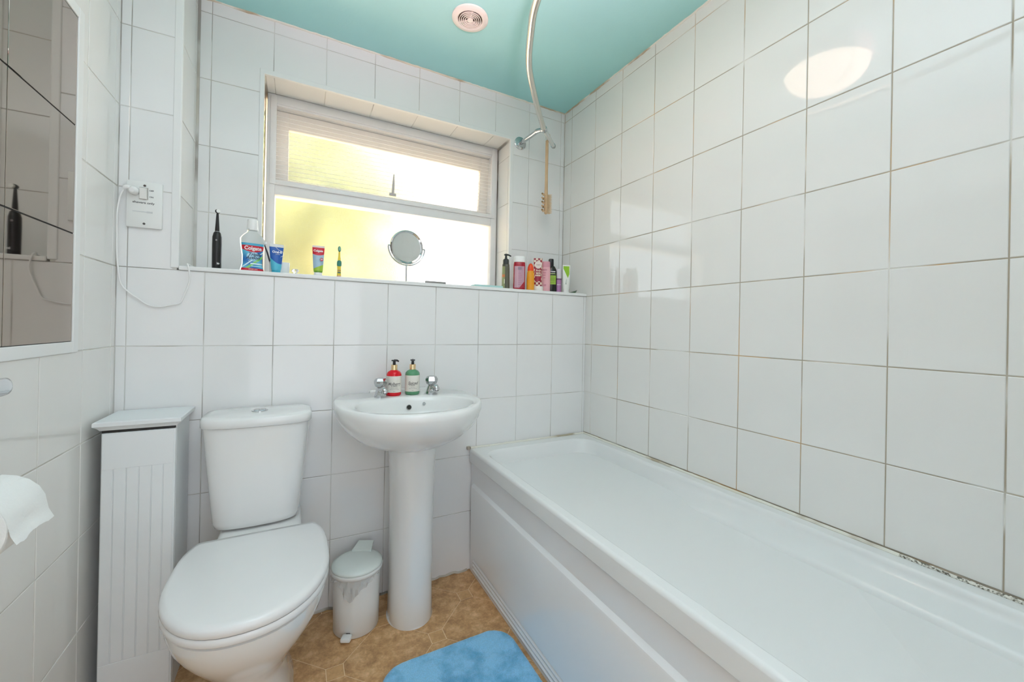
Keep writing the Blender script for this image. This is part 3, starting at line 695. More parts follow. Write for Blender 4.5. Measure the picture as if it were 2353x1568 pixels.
obj('pump_collar', lathe([(.0165, .125), (.0165, .146), (.012, .152), (.007, .154), (.0055, .170)], 24), mat('grey_black', (.035, .038, .036), .35), t, 50)
b = bmesh.new(); tube([(-.010, 0, .172), (0, 0, .174), (.014, -.002, .173), (.028, -.003, .168)], [.004, .005, .004, .0032], 10, bm=b); obj('pump_nozzle', b, MATS['grey_black'], t, True).rotation_euler = (0, 0, math.radians(34))

t = thing('red_shampoo_bottle', 'tall crimson shampoo bottle with white flip cap', 'bottle', (-.3655, .065, LZ))
M_crim = mat('crimson_plastic', (.42, .012, .03), .2)
obj('bottle_body', loft([ring(0, 0, z, a, a*.62, 32, 2.8) for z, a in ((0, .0295), (.003, .0315), (.12, .0315), (.137, .0300), (.140, .027))]), M_crim, t, 50)
obj('cap', loft([ring(0, 0, z, a, a*.62, 32, 2.8) for z, a in ((.139, .029), (.141, .0298), (.166, .029), (.168, .027))]), MATS['white_gloss'], t, 50)
obj('label_sheet', lab([(0, .012, .0315, .0195), (0, .118, .0315, .0195)], e=2.8, half=PI*.27), labelmat('red_back_label', lambda x, z, M_, X_, tr: X_(M_('LESS_THAN', z, M_('MULTIPLY', M_('ADD', x, .01), 1.2)), X_(M_('GREATER_THAN', x, -.006), (.62, .38, .45), (.52, .30, .38)), (.42, .012, .03))), t, True)
for i in range(9): obj('barcode_bar', box(-.009+i*.0022, -.0080+i*.0022+(.0004 if i % 2 else 0), -.0206, -.0200, .100, .114), mat('bar_grey', (.22, .2, .25), .6), t)
for i in range(7): obj('print_line', box(-.007, .013-(.004 if i % 3 == 0 else 0), -.0206, -.0200, .028+i*.009, .0295+i*.009), mat('line_pink', (.40, .16, .22), .6), t)

t = thing('orange_sun_lotion', 'orange lotion bottle with a pointed red-orange cap', 'bottle', (-.3125, .045, LZ))
obj('bottle_body', loft([ring(0, 0, z, a, a*.7, 28) for z, a in ((0, .0190), (.003, .0205), (.05, .0205), (.09, .0185), (.108, .0150))]), mat('orange_plastic', (.86, .36, .02), .25), t, 50)
obj('cap', loft([ring(0, 0, z, a, a*.75, 24) for z, a in ((.099, .0172), (.101, .0170), (.118, .0150), (.130, .010), (.136, .004))]), mat('red_orange', (.85, .07, .01), .25), t, 60)
def f_check(x, z, M_, X_, tr):
    ck = tr.nodes.new('ShaderNodeTexChecker'); ck.inputs['Scale'].default_value = 88; tc = tr.nodes.new('ShaderNodeTexCoord')
    mp = tr.nodes.new('ShaderNodeMapping'); mp.inputs['Location'].default_value = (.0003, .5, .0003); tr.links.new(tc.outputs['Object'], mp.inputs[0]); tr.links.new(mp.outputs[0], ck.inputs[0])
    ck.inputs['Color1'].default_value = (.30, .02, .04, 1); ck.inputs['Color2'].default_value = (.80, .68, .55, 1)
    mid = M_('MULTIPLY', M_('GREATER_THAN', z, .050), M_('LESS_THAN', z, .13)); mid = M_('MULTIPLY', mid, M_('LESS_THAN', M_('ABSOLUTE', x), .017))
    return X_(mid, ck.outputs['Color'], (.36, .02, .05))
t = thing('checked_lotion_tube', 'maroon and cream checked lotion tube standing on a white screw cap', 'bottle', (-.264, .056, LZ))
obj('tube_body', loft([ring(0, 0, z, a, c, 28, 2.4) for z, a, c in ((.026, .024, .018), (.03, .0245, .019), (.10, .0245, .016), (.14, .0245, .008), (.160, .0245, .0015), (.168, .0245, .0015))]), labelmat('check_print', f_check), t, 50)
obj('cap', lathe([(.0290, 0), (.0305, .002), (.0305, .023), (.0285, .026)], 32, yr=.75), mat('cream_cap', (.84, .82, .77), .3), t, 50)
b = tube([(0, -.0125, .133), (0, -.0160, .133)], .019, 28); obj('label_badge', b, mat('cream_badge', (.82, .72, .66), .4), t, 50, rot=(0, 0, 0))
M_dred = mat('maroon_ink', (.28, .03, .05), .5); M_cream = mat('cream_ink', (.85, .68, .55), .5)
text('lettering', 'original', .008, M_dred, t, (0, -.0166, .133))
text('lettering', 'Body', .013, M_cream, t, (0, -.0178, .104), bold=.0004, shear=.2); text('lettering', 'RICH', .011, M_cream, t, (0, -.0186, .090), bold=.0008); text('lettering', 'SHERBET', .010, M_cream, t, (0, -.0190, .079), bold=.0008, sx=.8)
t = thing('pink_lotion_bottle', 'pale pink bottle with a pink cap between the checked tube and black bottle', 'bottle', (-.213, .062, LZ))
obj('bottle_body', loft([ring(0, 0, z, a, a*.6, 28, 3) for z, a in ((0, .0235), (.003, .0255), (.118, .0250), (.128, .0235))]), mat('pale_pink', (.78, .42, .46), .3), t, 50)
obj('cap', loft([ring(0, 0, z, a, a*.6, 28, 3) for z, a in ((.126, .0232), (.128, .0240), (.152, .0235), (.156, .021))]), mat('pink_cap', (.66, .30, .36), .3), t, 50)
M_pk = mat('pink_ink', (.45, .12, .18), .5)
text('lettering', '03', .013, M_pk, t, (-.004, -.0160, .034), bold=.0004)
for zz, s_ in ((.112, 'HEALING'), (.098, 'cream'), (.086, 'wash'), (.072, 'skin')): text('lettering', s_, .007, M_pk, t, (-.008, -.0160, zz), bold=.0002)
t = thing('black_shampoo_bottle', 'black shampoo bottle with round shoulders and bright green label', 'bottle', (-.159, .092, LZ))
M_blk = mat('black_gloss', (.016, .020, .017), .18)
obj('bottle_body', loft([ring(.004, 0, z, a, a*.6, 32, 2.4) for z, a in ((0, .0255), (.003, .0275), (.105, .0275), (.122, .0245), (.136, .0165), (.141, .0125))]), M_blk, t, 50)
obj('cap', loft([ring(-.003, 0, z, a, a*.8, 24, 2.6) for z, a in ((.139, .0145), (.141, .0152), (.176, .0145), (.179, .0125))]), M_black, t, 50)
obj('label_sheet', lab([(.004, .045, .0275, .0165), (.004, .092, .0275, .0165)], e=2.4, half=PI*.22), mat('lime_label', (.38, .60, .07), .4), t, True)
for zz, s_, m_ in ((.112, 'tresses', M_wink), (.1035, '_______', MATS['lime_label'])): text('lettering', s_, .011, m_, t, (.004, -.0172, zz), bold=.0004)
for i in range(4): obj('print_line', box(-.008, .016, -.0182, -.0172, .055+i*.009, .0565+i*.009), mat('line_green', (.16, .30, .04), .5), t)
obj('print_line', box(-.010, .018, -.0178, -.0168, .099, .1025), mat('line_lime', (.6, .70, .35), .5), t)
t = thing('lilac_spray_bottle', 'slim lilac bottle with a clear top behind the green and white tube', 'bottle', (-.123, .078, LZ))
obj('bottle_body', lathe([(.0160, 0), (.0170, .002), (.0170, .070), (.0165, .072)], 24), mat('lilac_plastic', (.50, .24, .46), .3), t, 50)
obj('band', lathe([(.0172, .071), (.0172, .077)], 24), mat('purple_dark', (.16, .07, .15), .3), t, 50)
obj('cap', lathe([(.0168, .076), (.0168, .125), (.015, .127)], 24), mat('clear_lilac', (.72, .66, .72), .2), t, 50)
text('lettering', 'bloom', .009, M_wink, t, (0, 0, .045), wrap=.0174, bold=.0002)
t = thing('green_white_tube', 'white and lime green tube, rightmost upright item on the ledge', 'bottle', (-.1005, .040, LZ))
def f_green(x, z, M_, X_, tr):
    tri = M_('MULTIPLY', M_('GREATER_THAN', z, M_('ADD', M_('MULTIPLY', M_('ABSOLUTE', M_('ADD', x, -.006)), 2.0), .078)), M_('GREATER_THAN', x, -.0185))
    tri = M_('MULTIPLY', tri, M_('MULTIPLY', M_('LESS_THAN', z, .140), M_('LESS_THAN', x, .0165)))
    n = tr.nodes.new('ShaderNodeTexNoise'); n.inputs['Scale'].default_value = 160; g_ = X_(n.outputs['Fac'], (.20, .46, .01), (.40, .66, .05))
    return X_(tri, (.83, .85, .80), g_)
tube_pack(t, .0175, .0225, .146, .0165, .016, labelmat('green_print', f_green), MATS['white_gloss'])
b = tube([(-.003, -.0095, .072), (-.005, -.0125, .056), (-.006, -.0145, .045)], [.0008, .0008, .0018], 6); obj('printed_stem', b, mat('dark_green', (.02, .12, .04), .5), t)
t = thing('green_leaf_dish', 'small dark green leaf-shaped dish at the right end of the ledge', 'dish', (-.058, .035, LZ))
b = bmesh.new(); loft([[(x, y, z) for x, y, z in r_] for r_ in ([(-.028, -.010, 0), (.0, -.014, 0), (.012, 0, 0), (0, .014, 0), (-.028, .010, 0)], [(-.030, -.013, .004), (.004, -.018, .010), (.026, 0, .020), (.004, .018, .010), (-.030, .013, .004)])], bm=b)
obj('dish_body', b, mat('leaf_green', (.07, .13, .06), .4), t)

for o in list(C.objects):
    if o.parent is None and o.type == 'EMPTY' and o.name in ('pump_bottle', 'red_shampoo_bottle', 'orange_sun_lotion', 'checked_lotion_tube', 'pink_lotion_bottle', 'black_shampoo_bottle', 'lilac_spray_bottle', 'green_white_tube'):
        o.rotation_euler = (0, 0, math.radians({'pump_bottle': -34, 'green_white_tube': -16, 'pink_lotion_bottle': -30}.get(o.name, -24))); o.scale = (.93, .93, 1)
# ------------------------------------------------------------------ wash basin and pedestal
BX = -.955; BZ = .82
bs = thing('wash_basin', 'white ceramic wash basin on a pedestal against the tiled wall', 'basin', (BX, 0, 0))
NB = 72
def basin_ring(s, z, yc=-.20, a=.256, bf=.29, bb=.197, n=NB, yoff=0):
    out = []
    for i in range(n):
        t_ = 2*PI*i/n; c, s_ = math.cos(t_), math.sin(t_)
        if s_ < 0: x = a*math.copysign(abs(c)**.95, c); y = bf*s_
        else: x = a*math.copysign(abs(c)**(2/3.4), c); y = bb*abs(s_)**(2/3.4)
        out.append((x*s, yc+yoff+y*s, z))
    return out
def blend(r1, r2, k, z=None): return [tuple(p1[i]*(1-k)+p2[i]*k if not (i == 2 and z is not None) else z for i in range(3)) for p1, p2 in zip(r1, r2)]
low = ring(.012, -.165, .640, .088, .088, NB)
o0 = basin_ring(1, BZ)
inner = [(x, y, BZ-.004) for x, y, z in ring(0, -.305, 0, .196, .150, NB, 2.15)]
def lift(r): return r
rings = [low, blend(low, o0, .10, .645), blend(low, o0, .36, .666), blend(low, o0, .62, .695), blend(low, o0, .83, .732), blend(low, o0, .95, .768), blend(low, o0, .995, .795), blend(low, o0, 1.0, .808), blend(low, o0, .985, .817), blend(low, o0, .965, BZ),
         blend(o0, inner, .90, BZ+.001), blend(o0, inner, .97, BZ-.001)]
rings += [[(x, y, z) for x, y, z in ring(0, -.305, zz, .196*k, .150*k2, NB, 2.15)] for zz, k, k2 in ((BZ-.006, 1, 1), (BZ-.018, .975, .965), (BZ-.045, .93, .90), (BZ-.08, .82, .78), (BZ-.11, .60, .56), (BZ-.125, .30, .28), (BZ-.130, .10, .10))]
obj('bowl', loft(rings), M_cer, bs, 60)
b = box(-.115, .115, -.030, -.002, BZ-.01, BZ+.012, .008, 3); obj('upstand', b, M_cer, bs, 40)
b = tube([(.004, -.156, BZ-.042), (.004, -.1735, BZ-.036)], .0080, 20); obj('overflow_hole', b, M_dark, bs, 40)
obj('overflow_ring', tube([(.004, -.156, BZ-.042), (.004, -.1725, BZ-.0364)], .0098, 20), mat('grey_ring_b', (.35, .36, .36), .3, metal=1), bs, 40)
ro_ = bmesh.new()
obj('chain_stay', tube([(.060, -.172, BZ-.026), (.060, -.176, BZ-.027)], .006, 16), M_chrome, bs, True)
obj('drain', tube([(0, -.305, BZ-.1295), (0, -.305, BZ-.127)], .022, 24), M_chrome, bs, True)
ped = thing('basin_pedestal', 'tall white ceramic pedestal under the wash basin', 'pedestal', (-.930, -.150, 0))
b = loft([ring(0, 0, z, a, c, 48, 2.3) for z, a, c in ((0, .079, .100), (.004, .0805, .101), (.10, .0775, .098), (.35, .078, .094), (.55, .082, .092), (.62, .086, .090), (.640, .086, .088))])
obj('column', b, M_cer, ped, 60)
ring_obj('sealant_bead', [(.084, 0), (.083, .005), (.078, .006), (.078, 0)], ped, M_trim).scale = (1, 1.22, 1)

def make_tap(loc, rz, label):
    t = thing('basin_tap', label, 'tap', loc, rz, 'pair of chrome basin taps')
    b = loft([ring(x, y, z, a, c, 24, 2.3) for x, y, z, a, c in ((0, 0, 0, .0225, .0215), (0, 0, .003, .0225, .0215), (0, -.002, .010, .0215, .022), (0, -.004, .022, .0185, .022), (0, -.003, .032, .0155, .018), (0, 0, .038, .0115, .0115))])
    obj('tap_body', b, M_chrome, t, 60)
    obj('spout', tube([(0, -.004, .020), (0, -.020, .029), (0, -.032, .031), (0, -.038, .026), (0, -.039, .019)], [.015, .0140, .0125, .0115, .0100], 16), M_chrome, t, 60)
    obj('aerator', tube([(0, -.039, .0195), (0, -.039, .0175)], .0072, 14), M_dark, t, True)
    b = bmesh.new(); rr = [(.011, .035), (.0195, .041), (.0235, .053), (.0235, .061), (.018, .070), (.008, .073)]
    rings = []
    for k_, (r_, z_) in enumerate(rr):
        rings.append([(r_*(1 if i % 2 else .86)*math.cos(2*PI*i/12), r_*(1 if i % 2 else .86)*math.sin(2*PI*i/12), z_) for i in range(12)])
    obj('tap_head', loft(rings), mat('chrome_facet', (.55, .56, .57), .10, metal=1), t)
    return t
t1 = make_tap((-1.047, -.125, BZ), math.radians(14), 'left chrome basin tap with faceted head')
t2 = make_tap((-.853, -.125, BZ), math.radians(14), 'right chrome basin tap with faceted head')
def make_soap(loc, rz, body, label, lines, deep):
    t = thing('soap_dispenser', label, 'bottle', loc, rz, 'pair of hand wash bottles')
    obj('bottle_body', lathe([(.024, 0), (.0268, .003), (.0275, .006), (.0275, .078), (.0262, .085), (.021, .0915), (.013, .096), (.011, .098)], 36), mat('soap_%s' % deep, body, .15), t, 50)
    obj('collar', lathe([(.0118, .0965), (.0118, .1165), (.0105, .1175)], 28), mat('gold_collar', (.90, .66, .38), .15, metal=1), t, 50)
    obj('pump_stem', lathe([(.0058, .117), (.0052, .129), (.0052, .132)], 16), M_black, t, 40)
    obj('pump_head', loft([[(x-.002, y, z) for x, y, z in ring(0, 0, zz, a, a, 16)] for zz, a in ((.131, .0085), (.134, .0095), (.1355, .0080))]), mat('charcoal', (.03, .03, .035), .3), t, True)
    obj('pump_nozzle', tube([(.0, 0, .1335), (.010, -.002, .133), (.017, -.003, .129)], [.0045, .004, .003], 10), MATS['charcoal'], t, True)
    rings = [[(.0279*math.sin(a), -.0279*math.cos(a), z) for a in [-PI*.47+PI*.94*k/24 for k in range(25)]] for z in (.0135, .0755)]
    obj('label_sheet', loft(rings, closed=False), mat('cream_paper', (.78, .75, .68), .5), t, True)
    for s_, z_, sz, bo, sh, sx in lines: text('lettering', s_, sz, mat('label_ink', (.20, .19, .18), .6), t, (0, 0, z_), wrap=.0283, bold=bo, shear=sh, sx=sx)
    return t
s1 = make_soap((-.9945, -.105, BZ+.001), math.radians(18), (.72, .008, .02), 'red hand wash bottle with cream label, on the basin left', [('Mulberry', .046, .0155, .0003, .35, .85), ('& AMBER', .038, .006, .0001, 0, 1), ('HAND WASH', .031, .0042, 0, 0, 1), ('relaxing and soothing', .026, .004, 0, 0, 1), ('300ml', .018, .0036, 0, 0, 1)], 'red')
s2 = make_soap((-.924, -.105, BZ+.001), math.radians(-100), (.10, .30, .16), 'green hand wash bottle with cream label, on the basin right', [('Spiced', .046, .0165, .0003, .35, .9), ('PEAR', .038, .006, .0001, 0, 1.2), ('LOTION', .031, .0042, 0, 0, 1), ('clean and softening', .026, .004, 0, 0, 1), ('300ml', .018, .0036, 0, 0, 1)], 'green')
for o in s2.children:
    if 'label_sheet' in o.name or 'lettering' in o.name: o.rotation_euler = (0, 0, math.radians(90))
for o in s1.children:
    if 'label_sheet' in o.name or 'lettering' in o.name: o.rotation_euler = (0, 0, math.radians(-26))

# ------------------------------------------------------------------ toilet
TX = -1.414
wc = thing('toilet', 'white close-coupled toilet with closed lid and dual flush cistern', 'toilet', (TX, 0, 0))
def egg(s, z, yc=-.43, a=.182, bf=.232, bb=.262, e=3.0, n=56, back=None, yo=0, sx=None):
    out = []
    for i in range(n):
        t_ = 2*PI*i/n; c, s_ = math.cos(t_), math.sin(t_)
        if s_ < 0: x = a*math.copysign(abs(c)**.92, c); y = bf*s_
        else: x = a*math.copysign(abs(c)**(2/3.6), c)*(1-.10*s_*s_); y = bb*abs(s_)**(2/3.6)
        if back is not None: y = min(y, back-yc)
        out.append((x*(sx or s), yc+yo+y*s, z))
    return out
pan = [ring(0, -.30, 0, .098, .185, 56, 2.8), ring(0, -.30, .006, .100, .187, 56, 2.8), ring(0, -.30, .05, .088, .175, 56, 2.6), ring(0, -.30, .14, .082, .17, 56, 2.4)]
top = egg(.97, .395, back=-.16)
base = ring(0, -.30, .14, .082, .17, 56, 2.4)
for k, z in ((.10, .175), (.28, .215), (.52, .26), (.74, .305), (.90, .345), (.98, .378), (1.0, .398)): pan.append(blend(base, top, k, z))
pan.append([(x*.97, y*.98, .404) for x, y, z in top])
obj('pan', loft(pan), M_cer, wc, 60)
b = box(-.115, .115, -.235, -.012, .36, .434, .018, 3); obj('pan_shelf', b, M_cer, wc, 40)
b = box(-.09, .09, -.17, -.02, 0, .38, .03, 3); obj('trap_column', b, M_cer, wc, 40)
so = egg(1.0, .405, back=-.225)
obj('seat_ring', loft([egg(.99, .406, back=-.228), egg(1.0, .409, back=-.226), egg(1.0, .421, back=-.226), egg(.99, .424, back=-.228)]), M_seat, wc, 50)
obj('lid', loft([egg(.995, .4265, back=-.222), egg(1.005, .431, back=-.220), egg(1.005, .440, back=-.220), egg(.985, .4475, back=-.224), egg(.93, .4505, back=-.235), egg(.5, .4525, yo=0), egg(.1, .453)]), M_seat, wc, 60)
for sx in (-1, 1): obj('hinge', tube([(sx*.075-.02, -.222, .433), (sx*.075+.02, -.222, .433)], .010, 12), M_seat, wc, 40)
CXo = -.014
def cist(z, wx, y0, y1, e=5.0, n=56, bow=.012):
    out = []
    for i in range(n):
        t_ = 2*PI*i/n; c, s_ = math.cos(t_), math.sin(t_)
        x = wx*math.copysign(abs(c)**(2/e), c); y = math.copysign(abs(s_)**(2/e), s_)
        yy = (y0+y1)/2+y*(y1-y0)/2
        if s_ < 0: yy -= bow*(1-(x/wx)**2)*(-y)
        out.append((CXo+x, yy, z))
    return out
obj('cistern', loft([cist(.440, .108, -.152, -.012), cist(.444, .116, -.160, -.010), cist(.460, .121, -.165, -.010), cist(.60, .134, -.174, -.010), cist(.762, .148, -.182, -.010)]), M_cer, wc, 50)
obj('cistern_lid', loft([cist(.7635, .152, -.186, -.006), cist(.766, .154, -.188, -.005), cist(.786, .154, -.188, -.005), cist(.794, .149, -.183, -.008), cist(.7965, .132, -.167, -.020), cist(.797, .02, -.10, -.09)]), M_cer, wc, 50)
obj('button_ring', tube([(CXo, -.105, .795), (CXo, -.105, .8)], .0235, 28), M_chrome, wc, 40)
b = bmesh.new(); box(-.0165, -.001, -.011, .011, .7995, .8025, .0015, bm=b); obj('flush_button', b, mat('chrome_soft', (.48, .49, .49), .18, metal=1), wc, loc=(CXo, -.105, 0))
b = bmesh.new(); box(.001, .0165, -.011, .011, .7995, .8025, .0015, bm=b); obj('flush_button', b, MATS['chrome_soft'], wc, loc=(CXo, -.105, 0))
obj('gasket', box(-.06, .05, -.140, -.03, .430, .443, .002), M_dark, wc)

# ------------------------------------------------------------------ narrow cabinet (boxing beside the toilet)
cbn = thing('narrow_cabinet', 'narrow white cupboard with grooved door and moulded top beside the toilet', 'cabinet', (-1.712, -.085, 0))
hx = .081
b = box(-hx, hx, -.078, .075, 0, .783, .0015, 1); obj('carcass', b, M_mdf, cbn)
b = bmesh.new()
obj('door', box(-hx+.002, hx, -.090, -.079, .004, .776, .0015, 1), M_mdf, cbn)
M_gro = mat('groove_shade', (.74, .77, .78), .5)
gw = []
xsg = [-.053, -.026, .001, .028, .054]
# door face built as panels between recessed grooves
edges = [-.077]+[v for x in xsg for v in (x-.0011, x+.0011)]+[.077]
for i in range(0, len(edges), 2): obj('door_panel', box(edges[i], edges[i+1], -.0925, -.0895, .135, .675, .0010, 1), M_mdf, cbn)
obj('door_rail', box(-.077, .077, -.0925, -.0895, .675, .775, .0010, 1), M_mdf, cbn); obj('door_rail', box(-.077, .077, -.0925, -.0895, .006, .135, .0010, 1), M_mdf, cbn)
prf = [(.0, .784), (.003, .789), (.008, .794), (.012, .797), (.012, .807), (.010, .809)]
b = loft([[(-hx-.002-d, .080, z), (-hx-.002-d, -.090-d, z), (hx+.002+d, -.090-d, z), (hx+.002+d, .080, z)] for d, z in prf]); obj('top', b, M_mdf, cbn, 30)
obj('top_gap', box(-hx+.002, hx-.002, -.088, .07, .777, .7845), M_dark, cbn)

# ------------------------------------------------------------------ pedal bin
bn = thing('pedal_bin', 'small white pedal bin with bag between toilet and basin', 'bin', (-1.117, -.128, 0), math.radians(-26))
M_bin = mat('bin_plastic', (.80, .81, .79), .28)
obj('bucket', lathe([(.074, 0), (.077, .003), (.0785, .10), (.081, .19), (.082, .205)], 44), M_bin, bn, 50)
obj('rim', lathe([(.083, .203), (.087, .206), (.089, .214), (.087, .219), (.080, .220)], 44), M_bin, bn, 50)
obj('lid', lathe([(.086, .220), (.0875, .223), (.085, .229), (.070, .236), (.045, .240), (.01, .2415)], 44), mat('bin_lid', (.76, .82, .78), .2), bn, 50)
b = loft([[(-w_, y, z), (w_, y, z), (w_, y, z-.008), (-w_, y, z-.008)] for y, z, w_ in ((.045, .243, .036), (.080, .251, .030), (.098, .253, .028))]); bmesh.ops.recalc_face_normals(b, faces=b.faces[:]); obj('hinge_tab', b, MATS['bin_lid'], bn, 30)
obj('hinge_block', box(-.028, .028, .084, .098, .18, .246, .003), M_bin, bn)
b = box(-.017, .017, -.108, -.080, .012, .026, .005); obj('pedal', b, M_plas, bn, 40)
obj('pedal_arm', box(-.006, .006, -.085, -.070, .018, .024), M_dark, bn)
# bag flap hanging under rim
b = bmesh.new(); rings = []; random.seed(5)
nx, nz = 26, 9
for k in range(nz):
    v = k/(nz-1); r_ = []
    for i in range(nx):
        u = i/(nx-1); a = -PI*.86+PI*.80*u
        depth = .012+.058*math.exp(-((u-.50)/.16)**2)+.008*math.sin(u*19)
        z = .206-depth*v; rr = .0835+.0035*math.sin(u*60+v*3)*(.4+v)+.004*v+random.uniform(-.0007, .0007)
        r_.append((rr*math.cos(a), rr*math.sin(a), z))
    rings.append(r_)
m = bpy.data.materials.new('thin_bag'); m.use_nodes = True; t = m.node_tree; p = t.nodes['Principled BSDF']
p.inputs['Base Color'].default_value = (.66, .66, .64, 1); p.inputs['Roughness'].default_value = .25
mx = t.nodes.new('ShaderNodeMixShader'); tr = t.nodes.new('ShaderNodeBsdfTransparent'); mx.inputs[0].default_value = .62
t.links.new(tr.outputs[0], mx.inputs[1]); t.links.new(p.outputs[0], mx.inputs[2]); t.links.new(mx.outputs[0], t.nodes['Material Output'].inputs[0])
obj('bin_bag', loft(rings, closed=False), m, bn, True)

# ------------------------------------------------------------------ bath
bt = thing('bathtub', 'white acrylic bathtub with ridged side panel along the right wall', 'bathtub', (-.32, -.85, 0))
RZ = .545
def brect(x0, x1, y0, y1, rad, zf, n=14):
    """rounded rectangle ring, zf(x,y)->z ; starts at +x+y corner, ccw; straight sides subdivided"""
    pts = []
    cs = [(x1-rad, y1-rad, 0), (x0+rad, y1-rad, 1), (x0+rad, y0+rad, 2), (x1-rad, y0+rad, 3)]
    for k, (cx_, cy_, q_) in enumerate(cs):
        for i in range(n+1):
            a = (q_+i/n)*PI/2; pts.append((cx_+rad*math.cos(a), cy_+rad*math.sin(a)))
        nx_, ny_, nq = cs[(k+1) % 4]; a = (q_+1)*PI/2
        p0 = (cx_+rad*math.cos(a), cy_+rad*math.sin(a)); p1 = (nx_+rad*math.cos(a), ny_+rad*math.sin(a))
        m_ = 6 if k in (0, 2) else 20
        for i in range(1, m_): pts.append((p0[0]+(p1[0]-p0[0])*i/m_, p0[1]+(p1[1]-p0[1])*i/m_))
    return [(x+.32, y+.85, zf(x, y)) for x, y in pts]
c_ = lambda v: (lambda x, y: v)
X0, X1, Y0, Y1 = -.640, -.002, -1.70, -.002
def sm(a, b_, t_): t_ = max(0, min(1, (t_-a)/(b_-a))); return t_*t_*(3-2*t_)
def zarm(x, y):     # arm-rest line: high along the sides, dropping towards the window end
    d = sm(-.95, -.25, y)
    return .505-.17*d
def armx(pts, w0, w1):
    out = []
    for x, y, z in pts:
        X = x-.32; Y = y-.85; k = sm(-.34, -.85, Y) if Y > -.85 else 1.0
        if X > -.32: x = min(x, (-(w0+(w1-w0)*k))+.32)
        else: x = max(min(x, -.255), (-.60+.012+(w0-.085)*.35)+.32) if -.6 < Y+.6 < .35 or Y < -.25 else x
        out.append((x, y, z))
    return out
R_ = [brect(X0+.004, X1, Y0, Y1, .012, c_(.487)), brect(X0, X1, Y0, Y1, .012, c_(.4885)), brect(X0, X1, Y0, Y1, .012, c_(.490)), brect(X0, X1, Y0, Y1, .012, c_(.534)), brect(X0+.0002, X1, Y0, Y1, .012, c_(.5355)), brect(X0+.0022, X1, Y0, Y1, .013, c_(.5405)), brect(X0+.0055, X1, Y0, Y1, .014, c_(.5437)), brect(X0+.010, X1, Y0, Y1, .016, c_(RZ)), brect(X0+.0115, X1-.002, Y0, Y1-.002, .016, c_(RZ)),
      brect(-.6075, -.0435, -1.622, -.0665, .085, c_(RZ)), brect(-.606, -.045, -1.62, -.068, .085, c_(RZ)), brect(-.603, -.048, -1.616, -.071, .085, c_(.5440)), brect(-.599, -.051, -1.612, -.075, .085, c_(.5400)), brect(-.597, -.054, -1.610, -.078, .087, c_(.534)), brect(-.5965, -.0545, -1.609, -.079, .087, c_(.532))]
R_.append(brect(-.590, -.062, -1.60, -.092, .10, lambda x, y: .515-.02*sm(-.95, -.3, y)))
def za(x, y): k = sm(-.34, -.85, y) if y > -.85 else 1.0; return .36+.135*k
R_.append(armx(brect(-.575, -.080, -1.56, -.135, .12, lambda x, y: za(x, y)+.010), .085, .128))
R_.append(armx(brect(-.570, -.090, -1.55, -.150, .12, za), .092, .136))
R_.append(armx(brect(-.565, -.095, -1.54, -.160, .12, lambda x, y: za(x, y)-.012), .096, .141))
R_.append(armx(brect(-.54, -.12, -1.49, -.225, .14, c_(.27)), .115, .150))
R_.append(armx(brect(-.505, -.155, -1.42, -.29, .13, c_(.20)), .155, .185))
R_.append(brect(-.46, -.20, -1.36, -.36, .12, c_(.175))); R_.append(brect(-.43, -.23, -1.33, -.39, .095, c_(.172)))
obj('tub', loft(R_), M_acr, bt, 70)
# side panel: upper flat, bevelled protruding field, plinth with three ridges
b = bmesh.new()
prof = [(-.622, .487), (-.622, .405), (-.6225, .398), (-.636, .381), (-.637, .375), (-.634, .20), (-.632, .085), (-.628, .078), (-.600, .487)]
def xprof(prof, y0, y1, bm):
    A = [bm.verts.new((x+.32, y0+.85, z)) for x, z in prof]; B = [bm.verts.new((x+.32, y1+.85, z)) for x, z in prof]
    n = len(prof)
    for i in range(n): bm.faces.new((A[i], B[i], B[(i+1) % n], A[(i+1) % n]))
    bm.faces.new(A); bm.faces.new(list(reversed(B)))
    bmesh.ops.recalc_face_normals(bm, faces=bm.faces[:]); return bm
xprof([(-.626, .4865), (-.626, .0), (-.600, .0), (-.600, .4865)], -1.70, -.002, b); obj('side_panel', b, M_panel, bt)
obj('panel_gap_shade', box(-.6295+.32, -.626+.32, .85-1.69, .85-.004, .4825, .4868), M_dark, bt)  # dark strip that paints in the shade of the gap under the lip
b = bmesh.new(); n0, n1 = -1.66, -.030
xprof([(-.6255, .396), (-.637, .384), (-.6385, .378), (-.6365, .20), (-.6345, .082), (-.6255, .074)], n0, n1, b); obj('panel_field', b, mat('white_bath_panel_front', (.86, .87, .875), .10), bt, 25)
for z in (.058, .040, .022):
    b = bmesh.new(); xprof([(-.6255, z+.007), (-.6300, z+.005), (-.6310, z), (-.6300, z-.005), (-.6255, z-.007)], -1.66, -.045, b); obj('plinth_ridge', b, M_panel, bt, 60)
obj('mouldy_sealant', bead([(.313, -.8, RZ+.002), (.313, -.42, RZ+.002)], .0045, .0012), M_mould, bt, True)
obj('wall_sealant', bead([(.313, -.42, RZ+.002), (.313, .843, RZ+.002), (-.315, .843, RZ+.002)], .0055, .001), M_sil, bt, True)
obj('corner_end_cap', box(-.332, -.318, .838, .850, RZ-.004, RZ+.010, .002), mat('tarnished', (.42, .38, .32), .5), bt)

